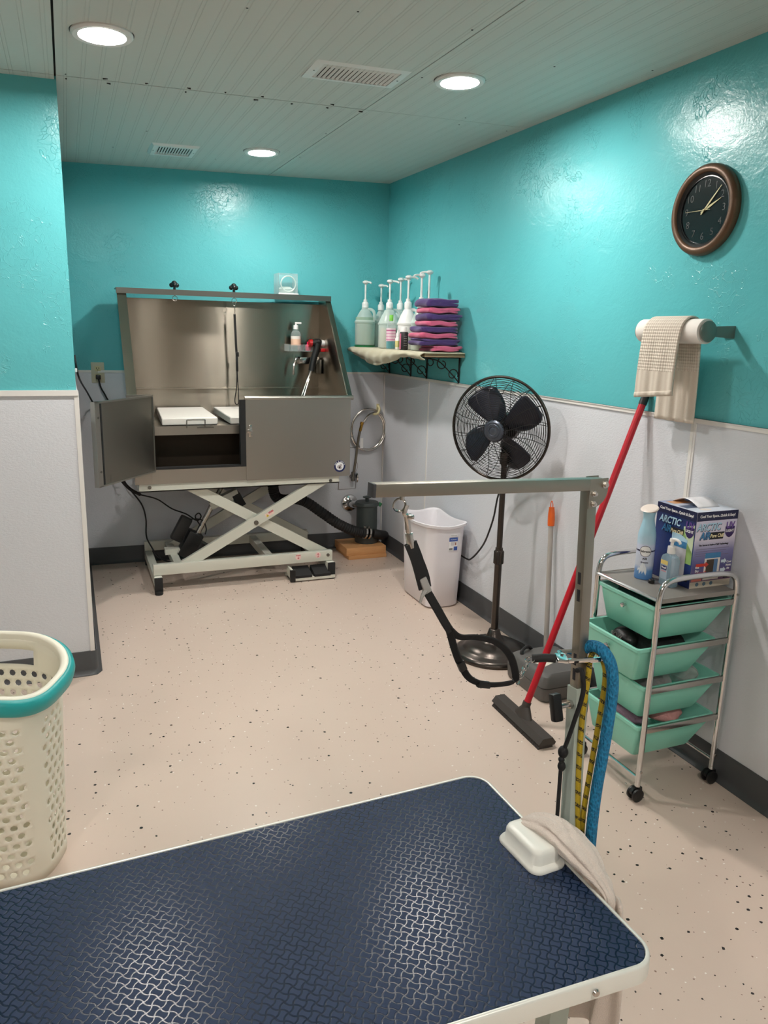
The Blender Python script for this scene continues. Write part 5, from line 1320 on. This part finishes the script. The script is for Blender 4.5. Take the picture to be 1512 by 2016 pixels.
for x in (XFc - .006, XBc - .005):
    for y in (YNc, YFc):
        sw = .012 if x < -.2 else -.006
        ca_ = MB().cyl((x, y, .050), (x, y, .040), .007, n=10).prism([(x - .018 - sw * 0, y - .006, .046), (x + .016, y - .006, .046), (x + .018, y - .006, .030), (x - .026, y - .006, .026), (x - .026, y - .006, .036)], (0, .012, 0)).build('caster', 'black', ct)
        for k in (-1, 1):
            MB().lathe([(0, -.006), (.019, -.006), (.0225, -.003), (.0225, .004), (.018, .006), (.006, .0075), (0, .0075)], frame((x - .006, y + k * .013, .0227), (1, 0, 0), (0, 0, 1)), 24).build('wheel', 'black', ca_)
def drawer(xf, zr, label=None):
    xb = min(xf + .325, -.030); yn, yf = YNc + .0065, YFc - .0065
    d = MB()
    def rl(ins_f, ins_b, ins_y, z): return [V((x, y, z)) for x, y in rrect(xf + ins_f, xb - ins_b, yn + ins_y, yf - ins_y, .012, 4)]
    bot = rl(.020, .070, .036, zr - .113); d.faces(bot, [tuple(range(len(bot)))])
    d.loft([rl(.000, .0, .0, zr - .006), rl(.0, .0, .0, zr + .004), rl(.002, .002, .002, zr + .006), rl(.009, .009, .009, zr + .005), rl(.010, .012, .010, zr - .004), rl(.020, .070, .036, zr - .113)], False)
    bm = d.bm
    o = MB_d = d
    # outer skin
    bot = rl(.022, .074, .037, zr - .1165); d.faces(bot, [tuple(range(len(bot)))])
    d.loft([rl(.0, .0, .0, zr - .006), rl(.007, .009, .007, zr - .008), rl(.009, .016, .010, zr - .030), rl(.018, .070, .033, zr - .112), rl(.022, .074, .037, zr - .1165)], False)
    q = d.build('drawer', 'mint', ct, angle=40)
    yk = (yn + yf) / 2 + .004
    MB().lathe([(0, .020), (.0075, .018), (.009, .013), (.006, .008), (.004, .0)], frame((xf + .0105, yk, zr - .034), (0, -1, 0), (0, 0, 1)), 16).build('knob', 'chrome', q)
    return xf, xb, zr
DR = [drawer(-.360, .668), drawer(-.412, .532), drawer(-.371, .394), drawer(-.378, .254)]
def lump(name, c, r, sx, sy, sz, mat, label, cat, seed, amp=.25, freq=28, group=None):
    m_ = MB(); m_.sphere((0, 0, 0), r, 1, 1, 1, 28); 
    bmesh.ops.remove_doubles(m_.bm, verts=m_.bm.verts, dist=1e-6)
    for v in m_.bm.verts:
        k = 1 + amp * noise.noise(v.co * freq + V((seed, seed * 2, 0))) + amp * .5 * noise.noise(v.co * freq * 2.3 + V((0, seed, 3)))
        v.co = V((v.co.x * sx * k, v.co.y * sy * k, v.co.z * sz * k)) + V(c)
    o = m_.build(name, mat, angle=80, mods=[('SUBSURF', dict(levels=1, render_levels=1))])
    return tag(o, label, cat, group)
blk2 = P('black_fabric', (26, 26, 28), .8, noise_bump=(220, .8, .003)); tealfab = P('dark_teal_fabric', (20, 66, 60), .8, noise_bump=(220, .8, .003))
bag = see_through('crinkled_bag', (220, 216, 214), .22, .15); mauve = P('mauve_fabric', (138, 112, 128), .85, noise_bump=(160, .8, .003)); plum = P('plum_fabric', (104, 52, 84), .85, noise_bump=(160, .8, .003)); rose = P('rose_fabric', (208, 150, 146), .85, noise_bump=(160, .6, .003)); darkfab = P('charcoal_bow_fabric', (40, 38, 40), .7, noise_bump=(160, .8, .003))
lump('dark_bandana', (-.265, -3.04, .652), .05, 1.4, 1.6, .62, tealfab, 'dark teal cloth bundle in the front of the top drawer', 'cloth', 1)
lump('dark_bandana', (-.135, -3.10, .650), .05, 1.1, 1.7, .6, blk2, 'black cloth bundle towards the back of the top drawer', 'cloth', 2)
lump('red_packet', (-.215, -3.150, .662), .020, 1.5, .8, .5, P('red_packet_m', (190, 60, 40), .5), 'small red packet at the near edge of the top drawer', 'packet', 3, .15)
lump('green_packet', (-.160, -3.160, .662), .018, 1.4, .8, .5, P('green_packet_m', (60, 130, 50), .5), 'small green packet at the near edge of the top drawer', 'packet', 4, .15)
lump('black_fabric_pile', (-.215, -3.08, .492), .052, 1.9, 2.1, .72, blk2, 'black fabric filling the back of the second drawer', 'cloth', 5)
bw = lump('studded_band', (-.315, -3.05, .500), .040, 1.0, 1.35, .95, P('black_leather', (24, 22, 22), .4, noise_bump=(60, .4, .003)), 'rounded black printed band in front of the second drawer', 'band', 6, .08, 20)
q_ = text('BOW', .024, frame((-.3565, -3.052, .515), (0, -1, 0), (.25, 0, .97)), P('dim_print', (120, 112, 108), .6), bw)
lump('plastic_bag', (-.255, -3.09, .372), .05, 1.6, 2.1, .85, bag, 'crinkled clear bag bulging from the front of the third drawer', 'bag', 7, .3)
lump('bow_bundle', (-.25, -3.09, .355), .04, 1.7, 2.0, .7, darkfab, 'charcoal bows inside the clear bag of the third drawer', 'bows', 8)
lump('plastic_bag', (-.125, -3.10, .385), .05, 1.0, 1.7, .95, bag, 'crinkled clear bag sticking out at the back of the third drawer', 'bag', 9, .3)
lump('mauve_bundle', (-.310, -3.07, .236), .045, 1.0, 2.2, .70, mauve, 'mauve cloth bundle in the front of the lowest drawer', 'cloth', 10)
lump('plum_bundle', (-.345, -2.985, .232), .018, .9, 1.2, .8, plum, 'small plum cloth in the far front corner of the lowest drawer', 'cloth', 11)
lump('rose_bundle', (-.185, -3.12, .240), .042, 1.5, 1.8, .62, rose, 'pale rose cloth bundle in the back of the lowest drawer', 'cloth', 12)

# ------------------------------------------------------------------ things on the cart
zt = TT + .0008
bx0, bx1, by0, by1, bz0, bz1 = -.186, -.014, -3.180, -2.997, zt, .962
BXT = thing('product_box', ((bx0 + bx1) / 2, (by0 + by1) / 2, zt), 'blue and white carton of an air cooler on the cart top', 'box')
def grad(name, stops, axis=2):
    t = NT(name); o = t.obj(); sx = t.node('ShaderNodeSeparateXYZ'); t.link(o, sx.inputs[0]); r = t.node('ShaderNodeValToRGB'); e = r.color_ramp.elements
    z0, z1 = stops[0][0], stops[-1][0]
    while len(e) < len(stops): e.new(.5)
    for el, (z, c_) in zip(e, stops): el.position = (z - z0) / (z1 - z0); el.color = lin(c_)
    t.link(t.math('DIVIDE', t.math('SUBTRACT', sx.outputs[axis], z0), z1 - z0, clamp=True), r.inputs[0]); t.link(r.outputs[0], t.b.inputs['Base Color']); t.b.inputs['Roughness'].default_value = .3
    return t.m
MB().box(bx0, bx1, by0, by1, bz0, bz1).build('carton', P('carton_white', (226, 222, 226), .35), BXT)
LF = frame((bx0 - .0004, by0, bz0), (0, -1, 0), (0, 0, 1))      # left face: x runs from the near corner, negative = away
LFx = lambda d, z=0: LF @ Matrix.Translation((d, z, 0))
FF = frame((bx0, by0 - .0004, bz0), (1, 0, 0), (0, 0, 1))
W_l, W_f, H_b = by1 - by0, bx1 - bx0, bz1 - bz0
def plate(M, pts, mat, name, lvl=0): return flat(MB(), M @ Matrix.Translation((0, 0, lvl * .00035)), pts, .0003).build(name, mat, BXT)
plate(LF, rect(-W_l, 0, 0, H_b), grad('left_print', [(0, (30, 40, 96)), (.10, (44, 66, 130)), (.25, (24, 38, 88))]), 'side_print')
plate(LF, rect(-.052, -.004, .08, .20), P('print_green', (150, 186, 110), .4), 'leaf_print', 1)
plate(LF, [(-.052, .20), (-.004, .215), (-.004, .12), (-.03, .15)], P('print_pale_green', (206, 222, 188), .4), 'leaf_print', 2)
plate(FF, rect(0, W_f, .022, H_b), grad('front_print', [(0, (206, 190, 196)), (.022, (120, 84, 110)), (.07, (84, 84, 136)), (.125, (128, 128, 172)), (.17, (220, 214, 226)), (.26, (202, 202, 228))]), 'front_print')
plate(FF, rect(0, W_f, 0, .022), P('print_tan', (206, 196, 178), .4), 'front_base_strip', 1)
navy = P('print_navy', (22, 26, 66), .35)
plate(LF, rect(-W_l, 0, H_b - .032, H_b), navy, 'top_strip', 2); plate(FF, rect(0, W_f, H_b - .030, H_b), navy, 'top_strip', 2)
text('Cool Your Space...Quick & Easy!', .0128, LFx(-W_l / 2, H_b - .016) @ Matrix.Translation((0, 0, .0011)), 'text_white', BXT, bold=.0003, xscale=.92)
text('Cool Your Space...Quick & Easy!', .0122, FF @ Matrix.Translation((W_f / 2, H_b - .015, .0011)), 'text_white', BXT, bold=.0003, xscale=.92)
bluep = P('print_blue', (64, 128, 176), .35); palep = P('print_pale_blue', (176, 212, 232), .35); cream = P('print_cream', (238, 226, 180), .4)
for M, dx in ((LFx(-.118), 0), (FF @ Matrix.Translation((.052, 0, 0)), 0)):
    for body, x, z in (('ARCTIC', 0, H_b - .052), ('AIR', -.012, H_b - .081)):
        text(body, .034, M @ Matrix.Translation((x + .002, z - .002, .0010)), navy, BXT, bold=.0012, xscale=.82, shear=.25)
        text(body, .034, M @ Matrix.Translation((x, z, .0016)), bluep if M is not None and dx == 0 and body == 'AIR' else palep, BXT, bold=.0008, xscale=.82, shear=.25)
    flat(MB(), M @ Matrix.Translation((0, 0, .0012)), [(.008, H_b - .094), (.066, H_b - .094), (.070, H_b - .070), (.012, H_b - .070)], .0003).build('name_strip', 'text_dark', BXT)
    text('Pure Chill', .017, M @ Matrix.Translation((.038, H_b - .082, .0022)), cream, BXT, bold=.0004, xscale=.82, shear=.15)
for M in (LFx(-.024), FF @ Matrix.Translation((W_f - .028, 0, 0))):
    flat(MB(), M @ Matrix.Translation((0, 0, .0012)), [(-.020, H_b - .054), (.020, H_b - .054), (.019, H_b - .076), (.010, H_b - .088), (0, H_b - .092), (-.010, H_b - .088), (-.019, H_b - .076)], .0003).build('uv_badge', P('print_purple', (52, 34, 92), .4), BXT)
    text('UV', .030, M @ Matrix.Translation((0, H_b - .050, .0020)), P('print_violet', (106, 74, 150), .4), BXT, bold=.0008, xscale=.9)
    text('LIGHT', .0125, M @ Matrix.Translation((0, H_b - .069, .0020)), 'text_white', BXT, bold=.0003)
text('The Secret is Hydro-Chill Technology', .0082, FF @ Matrix.Translation((.082, H_b - .112, .0010)), 'text_dark', BXT, bold=.0002)
for k in range(4):
    plate(FF, rect(.010, .150 - .012 * (k % 3), H_b - .126 - k * .0075, H_b - .1245 - k * .0075), P('print_grey%d' % k, (120, 110, 130), .5), 'print_line', 2)
# printed cooler on the front face
plate(FF, rect(.052, .118, .026, .118), P('print_device_white', (226, 218, 210), .4), 'device_print', 2); plate(FF, rect(.052, .118, .100, .118), bluep, 'device_print', 3)
plate(FF, rect(.060, .096, .034, .096), P('print_device_dark', (70, 58, 48), .4), 'device_print', 3); plate(FF, rect(.092, .108, .034, .096), P('print_device_blue', (84, 120, 160), .4), 'device_print', 4)
redp = P('print_red', (206, 62, 48), .4)
for z in (.078, .048): plate(FF, [(.016, z - .004), (.056, z - .004), (.056, z - .009), (.070, z + .001), (.056, z + .011), (.056, z + .006), (.016, z + .006)], redp, 'red_arrow', 4)
wht = P('print_arrow_white', (206, 222, 232), .4)
for z in (.086, .056): plate(FF, [(.122, z - .005), (.136, z - .005), (.136, z - .010), (.146, z), (.136, z + .010), (.136, z + .005), (.122, z + .005)], wht, 'white_arrow', 4)
text('Hot', .010, FF @ Matrix.Translation((.022, .072, .0024)), 'text_white', BXT, bold=.0003); text('Dry', .010, FF @ Matrix.Translation((.022, .060, .0024)), 'text_white', BXT, bold=.0003); text('Air', .010, FF @ Matrix.Translation((.022, .048, .0024)), 'text_white', BXT, bold=.0003)
text('Cool', .010, FF @ Matrix.Translation((.156, .082, .0024)), 'text_white', BXT, bold=.0003); text('Moist', .010, FF @ Matrix.Translation((.155, .071, .0024)), 'text_white', BXT, bold=.0003); text('Air', .010, FF @ Matrix.Translation((.155, .060, .0024)), 'text_white', BXT, bold=.0003)
plate(FF, rect(.004, .046, .024, .040), P('print_coral', (214, 120, 104), .4), 'coral_patch', 3)
for k in range(3): plate(FF, circ(.030 + k * .030, .013, .0068, 18), P('print_drop%d' % k, (96, 124, 140), .3), 'round_symbol', 3)
leafm = P('print_leaf', (90, 150, 70), .4)
for M in (LFx(-.022), FF @ Matrix.Translation((W_f - .022, .006, 0))):
    flat(MB(), M @ Matrix.Translation((0, 0, .0016)), rect(-.011, .011, .020, .040), .0003).build('leaf_patch', 'text_dark', BXT)
    flat(MB(), M @ Matrix.Translation((0, 0, .0020)), [(0, .022), (-.008, .030), (-.009, .038), (-.001, .033)], .0003).build('leaf_symbol', leafm, BXT); flat(MB(), M @ Matrix.Translation((0, 0, .0020)), [(0, .022), (.008, .030), (.009, .038), (.001, .033)], .0003).build('leaf_symbol', leafm, BXT)
# printed cooler on the left face
plate(LF, [(-.092, .022), (-.030, .022), (-.030, .128), (-.092, .128)], P('print_device_grey', (206, 204, 208), .4), 'device_print', 3)
plate(LF, [(-.092, .128), (-.030, .128), (-.028, .158), (-.060, .172), (-.100, .172), (-.100, .150)], palep, 'device_print', 4); plate(LF, rect(-.092, -.030, .128, .150), bluep, 'device_print', 5); plate(LF, rect(-.098, -.088, .036, .124), 'text_dark', 'device_print', 4)
# carton top with carry strap
TM = frame((bx0, by0, bz1 + .0003), (1, 0, 0), (0, 1, 0))
plate(TM, rect(0, W_f, 0, W_l), grad('top_print', [(0, (214, 220, 232)), (.09, (120, 140, 180)), (.183, (150, 120, 140))], 1), 'top_print')
plate(TM, circ(.06, .03, .022, 24, .014), P('print_seal', (226, 214, 206), .4), 'top_seal', 1); plate(TM, rect(.01, .09, .06, .10), P('print_slate', (84, 96, 120), .4), 'top_window', 1); plate(TM, rect(.02, .10, .13, .17), P('print_amber', (206, 150, 100), .4), 'top_picture', 1)
hs = MB()
def strapf(u, v): return V((bx0 + .05 + u * .09 , by0 + .05 + v * .12, bz1 + .002 + .020 * sin(v * pi)))
hs.grid(strapf, 3, 16); hs.build('carry_strap', P('strap_white', (232, 230, 234), .35), BXT, mods=[('SOLIDIFY', dict(thickness=.0012))])

# air freshener can
ax_, ay_ = -.247, -3.028
af = thing('spray_can', (ax_, ay_, zt), 'pale blue air freshener spray can on the cart top', 'spray can')
T_ = Matrix.Translation((ax_, ay_, zt))
MB().lathe([(0, 0), (.029, 0), (.030, .003), (.030, .148), (.029, .158), (.024, .180), (.0195, .200), (.0185, .210), (.0195, .222), (.023, .234)], T_, 36).build('can_body', grad('can_print', [(0, (84, 140, 206)), (.030, (110, 160, 216)), (.050, (214, 222, 238)), (.118, (206, 214, 236)), (.128, (186, 212, 230)), (.165, (164, 204, 222)), (.24, (158, 200, 218))]), af)
nz = MB().loft([[V((ax_ + .0235 * cos(a) , ay_ + .0235 * sin(a), zt + .233)) for a in [2 * pi * k / 28 for k in range(28)]], [V((ax_ + .030 * cos(a) - .002, ay_ + .030 * sin(a) - .002, zt + .243 + .008 * cos(a - .4))) for a in [2 * pi * k / 28 for k in range(28)]], [V((ax_ + .027 * cos(a) - .002, ay_ + .027 * sin(a) - .002, zt + .246 + .008 * cos(a - .4))) for a in [2 * pi * k / 28 for k in range(28)]]])
nz.build('nozzle_cap', P('cap_cream', (232, 216, 206), .4), af)
vd = V((-.66, -.75, 0)).normalized(); vr = V((.75, -.66, 0)).normalized()
def wrap(mb, x0, x1, z0, z1, r=.0303, n=10):
    """patch wrapped on the can, x = angle in rad from the viewer side"""
    P1 = []; P2 = []
    for k in range(n + 1):
        a = x0 + (x1 - x0) * k / n; d = vd * cos(a) + vr * sin(a)
        P1.append(V((ax_, ay_, zt + z0)) + d * r); P2.append(V((ax_, ay_, zt + z1)) + d * r)
    return mb.faces(P1 + P2, [(k, k + 1, n + 2 + k, n + 1 + k) for k in range(n)])
wrap(MB(), -1.5, 1.5, .098, .103).build('dark_band', navy, af)
def disc(mb, r_, zc, R_=.0306, n=28):
    pts = [V((ax_, ay_, zt + zc)) + vd * R_]; fs = []
    for g in range(1, 6):
        for k in range(n):
            t = 2 * pi * k / n; a = r_ * g / 5 * cos(t) / .030; d = vd * cos(a) + vr * sin(a); pts.append(V((ax_, ay_, zt + zc + r_ * g / 5 * sin(t))) + d * R_)
    for k in range(n):
        fs.append((0, 1 + k, 1 + (k + 1) % n))
        for g in range(4): o0 = 1 + g * n; fs.append((o0 + k, o0 + n + k, o0 + n + (k + 1) % n, o0 + (k + 1) % n))
    return mb.faces(pts, fs)
disc(MB(), .0195, .100, .0305).build('badge_ring', navy, af); disc(MB(), .0178, .100, .0308).build('badge', 'label_white', af)
def can_text(body, size, zc, mat, **k):
    o = text(body, size, Matrix.Translation((0, 0, 0)), mat, af, **k)
    w0 = world_origin(af)
    for v in o.data.vertices:
        p = v.co + w0; a = p.x / .030; d = vd * cos(a) + vr * sin(a); q = V((ax_, ay_, zt + zc + p.y)) + d * (.0312 + p.z); v.co = q - w0
    return o
can_text('febreze', .0108, .0995, 'text_dark', bold=.0002); can_text('AIR', .0098, .074, 'text_dark', bold=.0002); can_text('Breeze', .0085, .061, navy)
lfm = P('print_pale_leaf', (232, 238, 244), .4)
for k, (a0, z0_, ln, tl) in enumerate(((-.5, .018, .044, .35), (-.15, .020, .046, .1), (.25, .016, .040, -.25), (-.75, .028, .032, .6))):
    m_ = MB(); pts = []
    for t, wd in ((0, 0), (.3, .14), (.65, .17), (1, 0)): pts.append((a0 - wd + tl * t, z0_ + ln * t))
    for t, wd in ((.65, .17), (.3, .14)): pts.append((a0 + wd + tl * t, z0_ + ln * t))
    vs = []
    for a, z in pts: vs.append(V((ax_, ay_, zt + z)) + (vd * cos(a) + vr * sin(a)) * .0304)
    m_.faces(vs, [tuple(range(len(vs)))]).build('leaf_print', lfm, af)

# hand sanitiser
sx_, sy_ = -.2225, -3.122
sn = thing('sanitizer_bottle', (sx_, sy_, zt), 'clear blue pump bottle of hand sanitizer in front of the carton', 'bottle')
def sl_(hx, hy, r, z): return [V((sx_ + x, sy_ + y, zt + z)) for x, y in rrect(-hx, hx, -hy, hy, r, 5)]
MB().loft([sl_(.016, .029, .010, 0), sl_(.018, .031, .011, .004), sl_(.018, .031, .011, .088), sl_(.016, .027, .011, .100), sl_(.012, .014, .010, .108), sl_(.011, .011, .0105, .112)]).build('bottle_body', 'gel', sn)
MB().cyl((sx_, sy_, zt + .110), (sx_, sy_, zt + .134), .0135, .0125, n=24).cyl((sx_, sy_, zt + .134), (sx_, sy_, zt + .150), .0055, n=12).cyl((sx_, sy_, zt + .150), (sx_, sy_, zt + .160), .0095, .008, n=16).tube([(sx_, sy_, zt + .157), (sx_ + .002, sy_ - .016, zt + .159), (sx_ + .004, sy_ - .028, zt + .155), (sx_ + .005, sy_ - .031, zt + .148)], lambda t: .0055 - .001 * t, 10).build('pump', 'white', sn)
SM = frame((sx_ - .0184, sy_ + .004, zt), (0, -1, 0), (0, 0, 1))
lb_ = flat(MB(), SM, rect(-.018, .014, .022, .086), .0003).build('label', P('label_grey_blue', (166, 182, 196), .4), sn)
up_s = lambda k: Matrix.Translation((-.0004 * k, 0, 0))
flat(MB(), up_s(1) @ SM, rect(-.018, .014, .072, .086), .0003).build('yellow_flash', P('flash_yellow', (232, 206, 120), .4), lb_)
flat(MB(), up_s(1) @ SM, rect(-.015, .011, .054, .068), .0003).build('name_patch', P('patch_navy', (40, 36, 92), .4), lb_)
text('Purell', .0105, up_s(2) @ SM @ Matrix.Translation((-.002, .061, 0)), 'text_white', lb_, bold=.0002, xscale=.85)
flat(MB(), up_s(1) @ SM, rect(-.014, .010, .047, .051), .0003).build('pink_line', P('line_pink', (206, 150, 160), .4), lb_)
FM_ = frame((sx_ + .002, sy_ - .0314, zt), (1, 0, 0), (0, 0, 1))
tag(MB().lathe([(0, .0), (.0105, 0), (.0105, .010), (.008, .013), (.004, .011), (0, .011)], Matrix.Translation((-.262, -3.088, zt)), 20).build('bottle_cap', 'black'), 'small black screw cap lying on the cart tray', 'cap')

# ------------------------------------------------------------------ light and film
w = bpy.data.worlds.new('world'); scene.world = w; w.use_nodes = True
w.node_tree.nodes['Background'].inputs[0].default_value = (.5, .5, .5, 1); w.node_tree.nodes['Background'].inputs[1].default_value = .0
scene.view_settings.view_transform = 'Standard'; scene.view_settings.look = 'None'
scene.view_settings.gamma = 1; scene.view_settings.exposure = 2.53; scene.view_settings.use_curve_mapping = False
c = scene.cycles; c.use_denoising = True; c.max_bounces = 6; c.diffuse_bounces = 4; c.glossy_bounces = 3; c.transmission_bounces = 3; c.transparent_max_bounces = 10; c.sample_clamp_indirect = 6
c.use_adaptive_sampling = True; c.adaptive_threshold = .04; c.adaptive_min_samples = 16; c.caustics_reflective = False; c.caustics_refractive = False
